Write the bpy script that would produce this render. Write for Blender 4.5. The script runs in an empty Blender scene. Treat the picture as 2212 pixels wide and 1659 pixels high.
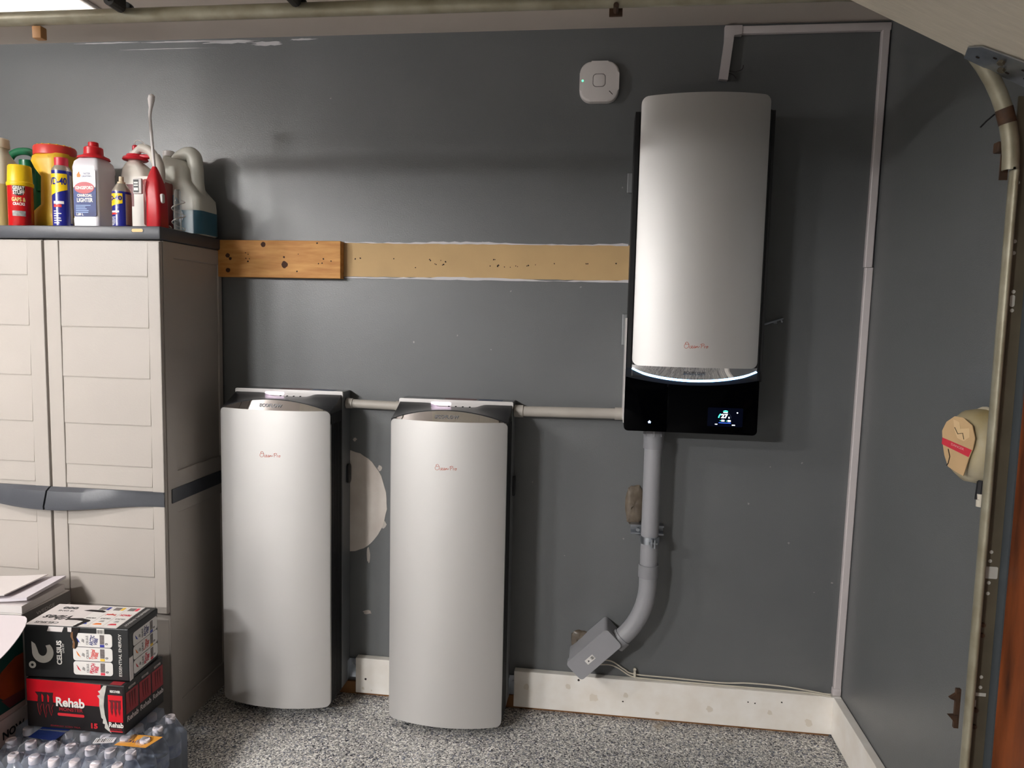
import bpy, bmesh, math, random
from mathutils import Vector, Matrix
random.seed(7)
S = bpy.context.scene
COL = S.collection

# ------------------------------------------------------------------ camera
cd = bpy.data.cameras.new('camera'); cam = bpy.data.objects.new('camera', cd); COL.objects.link(cam)
cd.sensor_width = 36.0; cd.lens = 25.39; cd.clip_start = 0.02; cd.clip_end = 100
Rc = Matrix(((0.99177, -0.03361, 0.12353), (0.12604, 0.08754, -0.98815), (0.02239, 0.99559, 0.09106)))
cam.matrix_world = Matrix.Translation((0, -2.7, 1.521)) @ Rc.to_4x4()
S.camera = cam
# ------------------------------------------------------------------ world (night outside the open door)
w = bpy.data.worlds.new('night'); S.world = w; w.use_nodes = True
w.node_tree.nodes['Background'].inputs[0].default_value = (0.35, 0.4, 0.55, 1)
w.node_tree.nodes['Background'].inputs[1].default_value = 0.02
# ------------------------------------------------------------------ lamps of the garage ceiling
# the lamps themselves are built at the end: one bare tube batten, two tubes under added light-cutting hoods
LAMPS = [('tube', (-2.78, -1.91, 2.385), 0.34, 300.0), ('cutoff_hood', (-3.0, -3.4, 2.43), 0.50, 350.0), ('cutoff_hood', (-2.9, -5.3, 2.45), 0.60, 860.0)]
S.view_settings.view_transform = 'Standard'; S.view_settings.look = 'None'
S.view_settings.gamma = 1.0; S.view_settings.exposure = 0.92
S.view_settings.use_curve_mapping = False

# ================================================================== helpers
def lin(v):
    v /= 255.0
    return v / 12.92 if v <= 0.04045 else ((v + 0.055) / 1.055) ** 2.4
def rgb(r, g, b): return (lin(r), lin(g), lin(b), 1.0)
MATS = {}
def M(name, col=(128, 128, 128), rough=0.5, metal=0.0, var=0.0, vscale=8.0, bump=0.0, bscale=60.0, emit=None, es=0.0,
      trans=0.0, alpha=1.0, spec=0.5, col2=None, stretch=None, coat=0.0, sss=0.0):
    if name in MATS: return MATS[name]
    m = bpy.data.materials.new(name); m.use_nodes = True; MATS[name] = m
    nt = m.node_tree; b = nt.nodes['Principled BSDF']
    c = rgb(*col)
    b.inputs['Base Color'].default_value = c
    b.inputs['Roughness'].default_value = rough; b.inputs['Metallic'].default_value = metal
    b.inputs['Specular IOR Level'].default_value = spec
    if coat: b.inputs['Coat Weight'].default_value = coat; b.inputs['Coat Roughness'].default_value = 0.08
    if trans: b.inputs['Transmission Weight'].default_value = trans
    if alpha < 1: b.inputs['Alpha'].default_value = alpha
    if sss:
        b.inputs['Subsurface Weight'].default_value = sss
        b.inputs['Subsurface Radius'].default_value = (0.02, 0.02, 0.02)
    if emit:
        b.inputs['Emission Color'].default_value = rgb(*emit); b.inputs['Emission Strength'].default_value = es
    if var or bump or col2:
        tc = nt.nodes.new('ShaderNodeTexCoord'); mp = nt.nodes.new('ShaderNodeMapping')
        nt.links.new(tc.outputs['Object'], mp.inputs[0])
        if stretch: mp.inputs['Scale'].default_value = stretch
    if var or col2:
        n = nt.nodes.new('ShaderNodeTexNoise'); n.inputs['Scale'].default_value = vscale; n.inputs['Detail'].default_value = 6
        nt.links.new(mp.outputs[0], n.inputs[0])
        r = nt.nodes.new('ShaderNodeValToRGB')
        r.color_ramp.elements[0].position = 0.3; r.color_ramp.elements[1].position = 0.7
        k = rgb(*col2) if col2 else tuple(x * (1 - var) for x in c[:3]) + (1,)
        r.color_ramp.elements[0].color = k
        r.color_ramp.elements[1].color = c if col2 else tuple(min(1, x * (1 + var)) for x in c[:3]) + (1,)
        nt.links.new(n.outputs['Fac'], r.inputs[0]); nt.links.new(r.outputs[0], b.inputs['Base Color'])
    if bump:
        n2 = nt.nodes.new('ShaderNodeTexNoise'); n2.inputs['Scale'].default_value = bscale; n2.inputs['Detail'].default_value = 4
        nt.links.new(mp.outputs[0], n2.inputs[0])
        bp = nt.nodes.new('ShaderNodeBump'); bp.inputs['Strength'].default_value = bump; bp.inputs['Distance'].default_value = 0.002
        nt.links.new(n2.outputs['Fac'], bp.inputs['Height']); nt.links.new(bp.outputs[0], b.inputs['Normal'])
    return m
def clear_mat(name, col, fac, rough=0.08):
    """thin clear plastic: mostly see-through, with a glossy skin"""
    if name in MATS: return MATS[name]
    m = bpy.data.materials.new(name); m.use_nodes = True; MATS[name] = m
    nt = m.node_tree; nt.nodes.clear()
    o = nt.nodes.new('ShaderNodeOutputMaterial'); mx = nt.nodes.new('ShaderNodeMixShader')
    t = nt.nodes.new('ShaderNodeBsdfTransparent'); t.inputs[0].default_value = (0.9, 0.92, 0.95, 1)
    p = nt.nodes.new('ShaderNodeBsdfPrincipled'); p.inputs['Base Color'].default_value = rgb(*col); p.inputs['Roughness'].default_value = rough
    fr = nt.nodes.new('ShaderNodeFresnel'); ad = nt.nodes.new('ShaderNodeMath'); ad.operation = 'ADD'; ad.use_clamp = True
    ad.inputs[1].default_value = fac
    nt.links.new(fr.outputs[0], ad.inputs[0]); nt.links.new(ad.outputs[0], mx.inputs[0])
    nt.links.new(t.outputs[0], mx.inputs[1]); nt.links.new(p.outputs[0], mx.inputs[2]); nt.links.new(mx.outputs[0], o.inputs[0])
    return m

def wmat(o):
    m = Matrix.Translation(o.location) @ o.rotation_euler.to_matrix().to_4x4()
    return wmat(o.parent) @ m if o.parent else m
def obj(name, bm, mat, parent=None, smooth=True, local=False, angle=0.6):
    """one mesh object; vertices are world coordinates unless local"""
    bmesh.ops.recalc_face_normals(bm, faces=bm.faces[:])
    if parent is not None and not local: bm.transform(wmat(parent).inverted())
    me = bpy.data.meshes.new(name); bm.to_mesh(me); bm.free()
    if isinstance(mat, (list, tuple)):
        for mm in mat: me.materials.append(mm)
    else: me.materials.append(mat)
    if smooth:
        me.polygons.foreach_set('use_smooth', [True] * len(me.polygons))
        try: me.set_sharp_from_angle(angle=angle)
        except Exception: pass
    o = bpy.data.objects.new(name, me); COL.objects.link(o)
    if parent is not None: o.parent = parent
    return o
def tag(o, label, cat, group=None):
    o['label'] = label; o['category'] = cat
    if group: o['group'] = group
    return o
def thing(name, label, cat, loc=(0, 0, 0), rz=0.0, group=None):
    o = bpy.data.objects.new(name, None); COL.objects.link(o); o.empty_display_size = 0.05
    o.location = loc; o.rotation_euler = (0, 0, rz)
    return tag(o, label, cat, group)
def struct(o): o['kind'] = 'structure'; return o
def copy_tree(o, parent=None):
    c = o.copy(); COL.objects.link(c); c.parent = parent
    for ch in list(o.children): copy_tree(ch, c)
    return c
B = bmesh.new
def box(bm, x0, x1, y0, y1, z0, z1, bev=0.0, seg=2):
    v = [bm.verts.new(p) for p in ((x0,y0,z0),(x1,y0,z0),(x1,y1,z0),(x0,y1,z0),(x0,y0,z1),(x1,y0,z1),(x1,y1,z1),(x0,y1,z1))]
    fs = [bm.faces.new([v[i] for i in q]) for q in ((0,3,2,1),(4,5,6,7),(0,1,5,4),(1,2,6,5),(2,3,7,6),(3,0,4,7))]
    if bev:
        es = list({e for f in fs for e in f.edges})
        bmesh.ops.bevel(bm, geom=es, offset=bev, segments=seg, affect='EDGES', profile=0.5)
    return bm
def rrect(w, h, r, n=5, cx=0, cy=0):
    pts = []
    for (sx, sy, a0) in ((1,1,0),(-1,1,90),(-1,-1,180),(1,-1,270)):
        for i in range(n + 1):
            a = math.radians(a0 + 90 * i / n)
            pts.append((cx + sx * (w/2 - r) + r * math.cos(a), cy + sy * (h/2 - r) + r * math.sin(a)))
    return pts
AX = {'x': lambda u, v, a: (a, u, v), 'y': lambda u, v, a: (u, a, v), 'z': lambda u, v, a: (u, v, a)}
def prism(bm, pts, axis, a0, a1, bev=0.0, seg=2):
    f = AX[axis]
    A = [bm.verts.new(f(u, v, a0)) for u, v in pts]; Bv = [bm.verts.new(f(u, v, a1)) for u, v in pts]
    n = len(pts); caps = [bm.faces.new(A[::-1]), bm.faces.new(Bv)]
    for i in range(n): bm.faces.new((A[i], A[(i+1) % n], Bv[(i+1) % n], Bv[i]))
    if bev: bmesh.ops.bevel(bm, geom=list(caps[1].edges), offset=bev, segments=seg, affect='EDGES', profile=0.5)
    return bm
def loft(bm, rings, cap0=True, cap1=True):
    R = [[bm.verts.new(p) for p in r] for r in rings]
    n = len(R[0])
    for a, b in zip(R, R[1:]):
        for i in range(n): bm.faces.new((a[i], a[(i+1) % n], b[(i+1) % n], b[i]))
    if cap0: bm.faces.new(R[0][::-1])
    if cap1: bm.faces.new(R[-1])
    return bm
def lathe(bm, prof, c=(0, 0, 0), n=28, a0=0.0):
    rings = []
    for r, z in prof:
        r = max(r, 0.0004)
        rings.append([(c[0] + r*math.cos(a0 + 2*math.pi*i/n), c[1] + r*math.sin(a0 + 2*math.pi*i/n), c[2] + z) for i in range(n)])
    return loft(bm, rings)
def tube(bm, pts, r, n=10, caps=True):
    P = [Vector(p) for p in pts]; rr = r if isinstance(r, (list, tuple)) else [r] * len(P)
    t = (P[1] - P[0]).normalized(); up = Vector((0, 0, 1)) if abs(t.z) < 0.9 else Vector((1, 0, 0))
    nrm = t.cross(up).normalized(); rings = []
    for i, p in enumerate(P):
        if i == 0: t = (P[1] - P[0])
        elif i == len(P) - 1: t = (P[-1] - P[-2])
        else: t = (P[i+1] - P[i]).normalized() + (P[i] - P[i-1]).normalized()
        t.normalize(); nrm = (nrm - t * nrm.dot(t)).normalized(); bn = t.cross(nrm)
        rings.append([tuple(p + (nrm*math.cos(2*math.pi*k/n) + bn*math.sin(2*math.pi*k/n)) * rr[i]) for k in range(n)])
    return loft(bm, rings, caps, caps)
def cyl(bm, a, b, r, n=20): return tube(bm, [a, b], r, n)
def spline(pts, k=6):
    P = [Vector(p) for p in pts]; out = []
    for i in range(len(P) - 1):
        p0 = P[max(i-1, 0)]; p1 = P[i]; p2 = P[i+1]; p3 = P[min(i+2, len(P)-1)]
        for j in range(k):
            t = j / k
            out.append(0.5*((2*p1) + (p2-p0)*t + (2*p0-5*p1+4*p2-p3)*t*t + (3*p1-p0-3*p2+p3)*t**3))
    out.append(P[-1]); return [tuple(v) for v in out]
def disc(bm, c, r, nrm, n=12, th=0.0006, jit=0.0):
    nv = Vector(nrm).normalized(); a = nv.orthogonal().normalized(); b = nv.cross(a); c = Vector(c)
    k = [1 + random.uniform(-jit, jit) for _ in range(n)]
    ring = lambda off, s=1.0: [tuple(c + nv*off + (a*math.cos(2*math.pi*i/n) + b*math.sin(2*math.pi*i/n))*r*s*k[i]) for i in range(n)]
    return loft(bm, [ring(0), ring(th)])
def frame2(o, u, v): 
    u = Vector(u).normalized(); v = Vector(v).normalized(); return Vector(o), u, v, u.cross(v).normalized()
def plate(bm, pts, fr, th=0.0006):
    """flat outline in the plane frame fr=(origin,u,v,n), thickness th along n"""
    o, u, v, n = fr
    A = [bm.verts.new(o + u*x + v*y) for x, y in pts]; C = [bm.verts.new(o + u*x + v*y + n*th) for x, y in pts]
    bm.faces.new(C); bm.faces.new(A[::-1]); k = len(pts)
    for i in range(k): bm.faces.new((A[i], A[(i+1) % k], C[(i+1) % k], C[i]))
    return bm
def rect(x0, x1, y0, y1): return [(x0,y0),(x1,y0),(x1,y1),(x0,y1)]
def text(body, size, fr, mat, parent, name='lettering', bold=0.0, shear=0.0, width=None, off=0.0006, th=0.0004, cyl_=None, align='CENTER', sp=1.0, hscale=1.0):
    """flat print: a text mesh laid in the frame fr; cyl_=(cx,cy,r) wraps it round an upright can"""
    cu = bpy.data.curves.new('t', 'FONT'); cu.body = body; cu.size = size; cu.align_x = align; cu.align_y = 'CENTER'
    cu.offset = bold; cu.shear = shear; cu.extrude = th / 2; cu.resolution_u = 3; cu.space_character = sp
    to = bpy.data.objects.new('t', cu); COL.objects.link(to)
    dg = bpy.context.evaluated_depsgraph_get(); dg.update()
    me = bpy.data.meshes.new_from_object(to.evaluated_get(dg)); bpy.data.objects.remove(to); bpy.data.curves.remove(cu)
    bm = B(); bm.from_mesh(me); bpy.data.meshes.remove(me)
    xs = [v.co.x for v in bm.verts]; sx = hscale
    if width and xs: sx = width / max(1e-6, max(xs) - min(xs))
    o, u, v, n = fr
    for vt in bm.verts:
        x, y, z = vt.co.x * sx, vt.co.y, vt.co.z + off
        if cyl_:
            cx, cy, r = cyl_; a = math.atan2(o.y - cy, o.x - cx) + x / r
            vt.co = Vector((cx + (r + z)*math.cos(a), cy + (r + z)*math.sin(a), o.z + y))
        else: vt.co = o + u*x + v*y + n*z
    return obj(name, bm, mat, parent, smooth=False)
def wrap(bm, cx, cy, r, a0, a1, z0, z1, th=0.0005, n=14, ztop=None):
    """label patch on an upright can; ztop/zbot functions allowed"""
    lo = z0 if callable(z0) else (lambda t: z0); hi = z1 if callable(z1) else (lambda t: z1)
    A = []; 
    for i in range(n + 1):
        t = i / n; a = math.radians(a0 + (a1 - a0)*t)
        A.append([bm.verts.new((cx + rr*math.cos(a), cy + rr*math.sin(a), z)) for rr, z in ((r, lo(t)), (r+th, lo(t)), (r+th, hi(t)), (r, hi(t)))])
    for a, b in zip(A, A[1:]):
        for k in range(4): bm.faces.new((a[k], b[k], b[(k+1) % 4], a[(k+1) % 4]))
    bm.faces.new(A[0]); bm.faces.new(A[-1][::-1])
    return bm

# ================================================================== materials
m_wall = M('wall paint grey', (104, 106, 107), 0.33, var=0.05, vscale=3, bump=0.25, bscale=260, spec=0.5)
m_ceil = M('ceiling paint', (204, 193, 184), 0.8, var=0.04, vscale=2.5)
m_bb = M('white painted board', (250, 246, 240), 0.6, vscale=14, bump=0.4, bscale=40, col2=(241, 234, 224))
m_bare = M('bare tan paint', (196, 164, 116), 0.7, var=0.05, vscale=9)
m_caulk = M('white torn paint', (205, 202, 205), 0.7)
m_dark = M('dark hole', (35, 24, 16), 0.9)
m_pine = M('pine wood', (205, 150, 78), 0.6, col2=(178, 116, 50), vscale=5, stretch=(2, 8, 14), bump=0.15, bscale=30)
m_knot = M('wood knot', (66, 36, 16), 0.8)
m_silver = M('satin silver panel', (217, 215, 213), 0.50, metal=0.72, spec=0.5)
m_chrome = M('chrome', (235, 235, 238), 0.04, metal=1.0)
m_blackpl = M('black plastic', (30, 30, 33), 0.32)
m_blacksat = M('black fins', (17, 17, 19), 0.5)
m_glass = M('black glass', (2, 2, 3), 0.08, spec=0.06)
m_greymet = M('grey chassis metal', (132, 134, 136), 0.45, metal=0.35)
m_lip = M('light grey lip', (214, 210, 208), 0.4)
m_red = M('copper red print', (196, 92, 66), 0.5)
m_etch = M('etched lettering', (120, 120, 122), 0.4, metal=0.5)
m_pvc = M('grey pvc', (150, 150, 154), 0.42, var=0.03, vscale=5)
m_pvc2 = M('grey pvc fitting', (138, 138, 142), 0.4)
m_pvcl = M('pale pvc conduit', (172, 166, 158), 0.45, var=0.05, vscale=9)
m_galv = M('galvanised steel', (170, 175, 182), 0.3, metal=0.9, var=0.15, vscale=30)
m_race = M('white raceway', (208, 200, 200), 0.45)
m_white = M('white plastic', (222, 216, 214), 0.4)
m_wirew = M('cream cable', (214, 206, 190), 0.5)

# ================================================================== structure
bm = B(); box(bm, -6.6, 2.6, -8.2, 0.1, -0.1, 0.0); floor = struct(obj('floor', bm, M('floor', (160, 160, 160)), smooth=False))
def flake_floor():
    m = MATS['floor']; nt = m.node_tree; b = nt.nodes['Principled BSDF']
    tc = nt.nodes.new('ShaderNodeTexCoord')
    vo = nt.nodes.new('ShaderNodeTexVoronoi'); vo.inputs['Scale'].default_value = 210
    nt.links.new(tc.outputs['Object'], vo.inputs[0])
    sep = nt.nodes.new('ShaderNodeSeparateColor'); nt.links.new(vo.outputs['Color'], sep.inputs[0])
    cr = nt.nodes.new('ShaderNodeValToRGB'); cr.color_ramp.interpolation = 'CONSTANT'
    el = cr.color_ramp.elements; el[0].position = 0; el[0].color = rgb(44, 46, 54); el[1].position = 0.11; el[1].color = rgb(140, 138, 136)
    for p, c in ((0.28, (200, 197, 192)), (0.46, (234, 231, 224)), (0.58, (164, 163, 162)), (0.76, (98, 104, 122)), (0.82, (184, 181, 175)), (0.91, (252, 250, 246))):
        e = el.new(p); e.color = rgb(*c)
    nt.links.new(sep.outputs[0], cr.inputs[0])
    no = nt.nodes.new('ShaderNodeTexNoise'); no.inputs['Scale'].default_value = 5.5; no.inputs['Detail'].default_value = 5
    nt.links.new(tc.outputs['Object'], no.inputs[0])
    r2 = nt.nodes.new('ShaderNodeValToRGB'); r2.color_ramp.elements[0].position = 0.66; r2.color_ramp.elements[1].position = 0.74
    r2.color_ramp.elements[1].color = (0.8, 0.8, 0.8, 1)
    nt.links.new(no.outputs['Fac'], r2.inputs[0])
    mx = nt.nodes.new('ShaderNodeMixRGB'); mx.inputs[2].default_value = rgb(178, 165, 146)
    nt.links.new(r2.outputs[0], mx.inputs[0]); nt.links.new(cr.outputs[0], mx.inputs[1]); nt.links.new(mx.outputs[0], b.inputs['Base Color'])
    b.inputs['Roughness'].default_value = 0.42
    bp = nt.nodes.new('ShaderNodeBump'); bp.inputs['Strength'].default_value = 0.3; bp.inputs['Distance'].default_value = 0.001
    nt.links.new(sep.outputs[1], bp.inputs['Height']); nt.links.new(bp.outputs[0], b.inputs['Normal'])
flake_floor()
bm = B(); box(bm, -6.6, 2.6, -8.2, 0.1, 2.558, 2.65); struct(obj('ceiling', bm, m_ceil, smooth=False))
bm = B(); box(bm, -6.6, 1.1, 0.0, 0.1, 0, 2.558); wb = struct(obj('wall_back', bm, m_wall, smooth=False))
# right wall leans a touch
XB, XT = 0.912, 0.934
def xw(z): return XB + (XT - XB) * z / 2.558
def wall_prism(bm, y0, y1, z0, z1):
    pts = [(xw(z0), z0), (xw(z0) + 0.12, z0), (xw(z1) + 0.12, z1), (xw(z1), z1)]
    A = [bm.verts.new((x, y0, z)) for x, z in pts]; C = [bm.verts.new((x, y1, z)) for x, z in pts]
    bm.faces.new(A); bm.faces.new(C[::-1])
    for i in range(4): bm.faces.new((A[i], A[(i+1) % 4], C[(i+1) % 4], C[i]))
bm = B(); wall_prism(bm, -0.962, 0.02, 0, 2.558); struct(obj('wall_right', bm, m_wall, smooth=False))
bm = B(); wall_prism(bm, -5.6, -0.962, 2.14, 2.558); struct(obj('wall_right_header', bm, m_wall, smooth=False))
bm = B(); box(bm, -6.7, -6.6, -8.2, 0.1, 0, 2.558); struct(obj('wall_left', bm, m_wall, smooth=False))
bm = B(); box(bm, -6.7, 2.6, -8.3, -8.2, 0, 2.558); struct(obj('wall_front', bm, m_wall, smooth=False))
bm = B(); wall_prism(bm, -8.2, -5.6, 0, 2.558); struct(obj('wall_right_far', bm, m_wall, smooth=False))
# baseboards
def board(name, x0, x1, parent=None):
    bm = B(); box(bm, x0, x1, -0.032, -0.001, 0.016, 0.160, 0.002)
    return struct(obj(name, bm, m_bb, smooth=False))
b1 = board('baseboard_back_left', -0.936, -0.72); b2 = board('baseboard_back_right', -0.300, 0.911)
def spots(parent, L, mat=None, name='stain'):
    bm = B()
    for (x, z, r) in L: disc(bm, (x, -0.0322, z), r, (0, -1, 0), 10, 0.0004, 0.3)
    obj(name, bm, mat or M('knot stain', (228, 219, 205), 0.8), parent, smooth=False)
spots(b1, [(-0.895, 0.075, 0.005)], m_dark, 'screw_hole'); spots(b1, [(-0.905, 0.035, 0.006), (-0.87, 0.03, 0.003)])
spots(b2, [(-0.25, 0.10, 0.012), (-0.09, 0.115, 0.010), (0.01, 0.08, 0.016), (0.13, 0.10, 0.009), (0.44, 0.075, 0.012), (0.66, 0.08, 0.010), (0.80, 0.055, 0.013), (0.25, 0.04, 0.008)])
spots(b2, [(-0.05, 0.145, 0.004), (0.58, 0.115, 0.003), (0.605, 0.112, 0.003), (0.70, 0.125, 0.003), (0.12, 0.075, 0.003)], m_dark, 'screw_hole')
bm = B()
A = [(0.882, -0.033), (0.911, -0.033), (0.911, -0.955), (0.882, -0.955)]
prism(bm, A, 'z', 0.016, 0.160, 0.002); br = struct(obj('baseboard_right', bm, m_bb, smooth=False))
bm = B(); box(bm, -1.40, 0.88, -0.012, -0.0005, 0.0, 0.05); struct(obj('trim_sill_back', bm, M('brown sill wood', (140, 96, 56), 0.7, var=0.2, vscale=12), smooth=False))
# wood door jamb, flashing
m_jamb = M('stained wood jamb', (140, 72, 32), 0.5, col2=(58, 26, 12), vscale=3.5, stretch=(1, 6, 1), bump=0.2)
bm = B(); box(bm, 0.913, 1.05, -1.20, -1.003, 0, 2.14, 0.003); struct(obj('trim_jamb', bm, m_jamb, smooth=False))
bm = B(); box(bm, 0.911, 0.925, -1.0025, -0.962, 0, 2.14); struct(obj('trim_flashing', bm, M('blue grey strip', (74, 80, 84), 0.5), smooth=False))

# ---- marks on the back wall (children of the wall)
def wavy(x0, x1, zf, n=60, amp=0.0012):
    return [(x0 + (x1-x0)*i/n, zf + random.uniform(-amp, amp)) for i in range(n + 1)]
def flat_wall(name, pts, mat, y=-0.0008, th=0.0008):
    bm = B(); prism(bm, pts, 'y', 0.0, y - th); return obj(name, bm, mat, wb, smooth=False)
top = wavy(-1.50, 0.30, 1.793); bot = wavy(-1.50, 0.30, 1.666)
flat_wall('bare_paint_strip', bot + top[::-1], m_bare, -0.0002, 0.0006)
def caulk(x0, x1, z, h):
    lo = wavy(x0, x1, z, 50, 0.0012); hi = [(x, z + max(0.0015, h*(0.75 + 0.35*math.sin(x*9) + random.uniform(-.25, .25)))) for x, _ in lo]
    return flat_wall('torn_paint_edge', lo + hi[::-1], m_caulk, -0.0012, 0.0012)
caulk(-0.995, 0.078, 1.792, 0.008); caulk(-0.995, 0.30, 1.659, 0.009)
bm = B()
for i in range(34):
    x, z = random.choice([(-0.95, 1.733), (-0.93, 1.738), (-0.80, 1.732), (-0.62, 1.728), (-0.60, 1.726), (-0.585, 1.742), (-0.66, 1.733), (-0.64, 1.716), (-0.61, 1.715),
                          (-0.43, 1.712), (-0.40, 1.713), (-0.375, 1.712), (-0.35, 1.712), (-0.33, 1.713), (-0.29, 1.717), (-0.26, 1.719), (-0.415, 1.737), (-0.19, 1.726),
                          (-0.07, 1.728), (-0.05, 1.728), (-0.03, 1.730), (0.04, 1.727), (-0.72, 1.70)])
    disc(bm, (x + random.uniform(-.004, .004), -0.0008, z + random.uniform(-.003, .003)), random.uniform(0.0016, 0.0032), (0, -1, 0), 8, 0.0004, 0.25)
obj('screw_holes', bm, m_dark, wb, smooth=False)
# plaster patch
def blob(c, rx, rz, n=40, jit=0.03, seed=1):
    random.seed(seed); return [(c[0] + rx*math.cos(2*math.pi*i/n)*(1 + random.uniform(-jit, jit)), c[1] + rz*math.sin(2*math.pi*i/n)*(1 + random.uniform(-jit, jit))) for i in range(n)]
m_plaster = M('plaster patch', (228, 220, 212), 0.85, col2=(204, 192, 182), vscale=7)
pts = blob((-0.985, 0.785), 0.163, 0.205, 56, 0.012, 3)
flat_wall('plaster_patch', pts, m_plaster, -0.001, 0.001)
for i, (c, rx, rz) in enumerate([((-0.953, 1.033), 0.007, 0.007), ((-0.90, 0.338), 0.016, 0.009), ((-0.896, 0.575), 0.006, 0.035), ((-0.852, 0.925), 0.008, 0.012), ((-0.835, 0.70), 0.012, 0.014)]):
    flat_wall('plaster_chip', blob(c, rx, rz, 14, 0.3, 20 + i), M('plaster chip', (196, 188, 180), 0.9), -0.0006, 0.0008)
for i, (c, rx, rz) in enumerate([((-1.45, 2.545), 0.10, 0.006), ((-1.30, 2.535), 0.06, 0.008), ((-1.62, 2.55), 0.16, 0.003), ((-1.95, 2.552), 0.12, 0.0022), ((-1.16, 2.547), 0.05, 0.003), ((-1.7, 2.525), 0.18, 0.0012)]):
    flat_wall('peeled_paint', blob(c, rx, rz, 30, 0.35, 40 + i), M('peeled white paint', (190, 188, 190), 0.8), -0.0006, 0.0008)
bm = B()
for x, z in [(-0.02, 2.43), (0.05, 2.0), (-0.35, 1.62), (-1.05, 2.33), (-0.46, 1.80), (-0.09, 1.64), (0.70, 0.72), (0.55, 0.86), (0.62, 1.0), (0.86, 0.58), (0.80, 0.54), (-0.25, 0.9), (-0.12, 0.62), (0.10, 0.70), (-0.55, 1.45), (-0.42, 1.40), (-0.72, 1.42), (0.73, 1.02)]:
    disc(bm, (x, -0.0002, z), random.uniform(0.0015, 0.004), (0, -1, 0), 7, 0.0006, 0.4)
obj('paint_specks', bm, M('pale speck', (150, 148, 146), 0.8), wb, smooth=False)
# brown putty lumps over old holes
def lump(c, sx, sz, depth, seed):
    random.seed(seed); bm = B(); rings = []
    n = 22
    for s, d in ((1.0, 0.0), (0.96, 0.5), (0.75, 0.85), (0.4, 1.0), (0.1, 0.9)):
        ring = []
        for i in range(n):
            a = 2*math.pi*i/n; k = (abs(math.cos(a))**4 + abs(math.sin(a))**4) ** -0.25
            j = 1 + random.uniform(-.07, .07)
            ring.append((c[0] + sx*math.cos(a)*k*s*j, -0.0005 - depth*d*(1 + random.uniform(-.25, .25)), c[1] + sz*math.sin(a)*k*s*j))
        rings.append(ring)
    loft(bm, rings); return obj('putty_lump', bm, M('brown putty', (112, 101, 88), 0.35, col2=(80, 70, 60), vscale=25, bump=0.5, bscale=50), wb)
lump((0.137, 0.833), 0.034, 0.072, 0.012, 5); lump((-0.05, 0.285), 0.034, 0.045, 0.012, 6)
random.seed(11)

# ================================================================== wall battery (two alike)
def arc01(x, hw): return max(0.0, 1 - (x / hw) ** 2)
def bulge_panel(bm, xc, hw, z0, z1, r, y_side, sag, th, n=36):
    xs = []
    for i in range(n + 1):
        t = i / n; xs.append(-hw * math.cos(math.pi * t))
    cols = []
    for x in xs:
        d = max(0.0, abs(x) - (hw - r)); dz = r - math.sqrt(max(0.0, r*r - d*d))
        y = y_side - sag * arc01(x, hw) ** 0.86
        cols.append([bm.verts.new((xc + x, yy, zz)) for yy, zz in ((y, z0 + dz), (y, z1 - dz), (y + th, z1 - dz), (y + th, z0 + dz))])
    for a, b in zip(cols, cols[1:]):
        for k in range(4): bm.faces.new((a[k], b[k], b[(k+1) % 4], a[(k+1) % 4]))
    bm.faces.new(cols[0]); bm.faces.new(cols[-1][::-1])
    return bm
def ruled(bm, rows):
    R = [[bm.verts.new(p) for p in r] for r in rows]
    for a, b in zip(R, R[1:]):
        for i in range(len(a) - 1): bm.faces.new((a[i], a[i+1], b[i+1], b[i]))
    return bm
SCRIPT = [[(0.10,.75),(0.0,.45),(.02,.12),(.14,0),(.26,.2),(.28,.6),(.18,.95),(.06,.85),(.10,.6),(.30,.62)],
          [(.40,.35),(.35,.28),(.33,.1),(.38,0),(.46,.12)], [(.46,.12),(.52,.3),(.48,.38),(.45,.2),(.50,0),(.58,.12)],
          [(.68,.34),(.61,.33),(.59,.1),(.64,.02),(.69,.3),(.69,.05),(.74,.1)], [(.74,.05),(.76,.32),(.77,.15),(.83,.33),(.86,.1),(.98,.3)],
          [(1.10,.62),(1.06,0)], [(1.0,.5),(1.12,.68),(1.25,.6),(1.20,.38),(1.09,.34)], [(1.27,0),(1.27,.28),(1.34,.3)], [(1.44,.3),(1.37,.2),(1.41,0),(1.49,.12),(1.44,.3),(1.52,.26)]]
def script_logo(parent, fr, width, mat, r=0.0006, yfun=None):
    o, u, v, n = fr; s = width / 1.52; bm = B()
    for st in SCRIPT:
        pts = spline([(o + u*(x*s - width/2) + v*((y - .3)*s*0.42 + 0.03*s*(x-.7)) + n*0.0004) for x, y in st], 4)
        if yfun: pts = [(p[0], yfun(p[0]) - 0.0004, p[2]) for p in pts]
        tube(bm, pts, r, 5)
    return obj('script_logo', bm, mat, parent)
HW = 0.211
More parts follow.
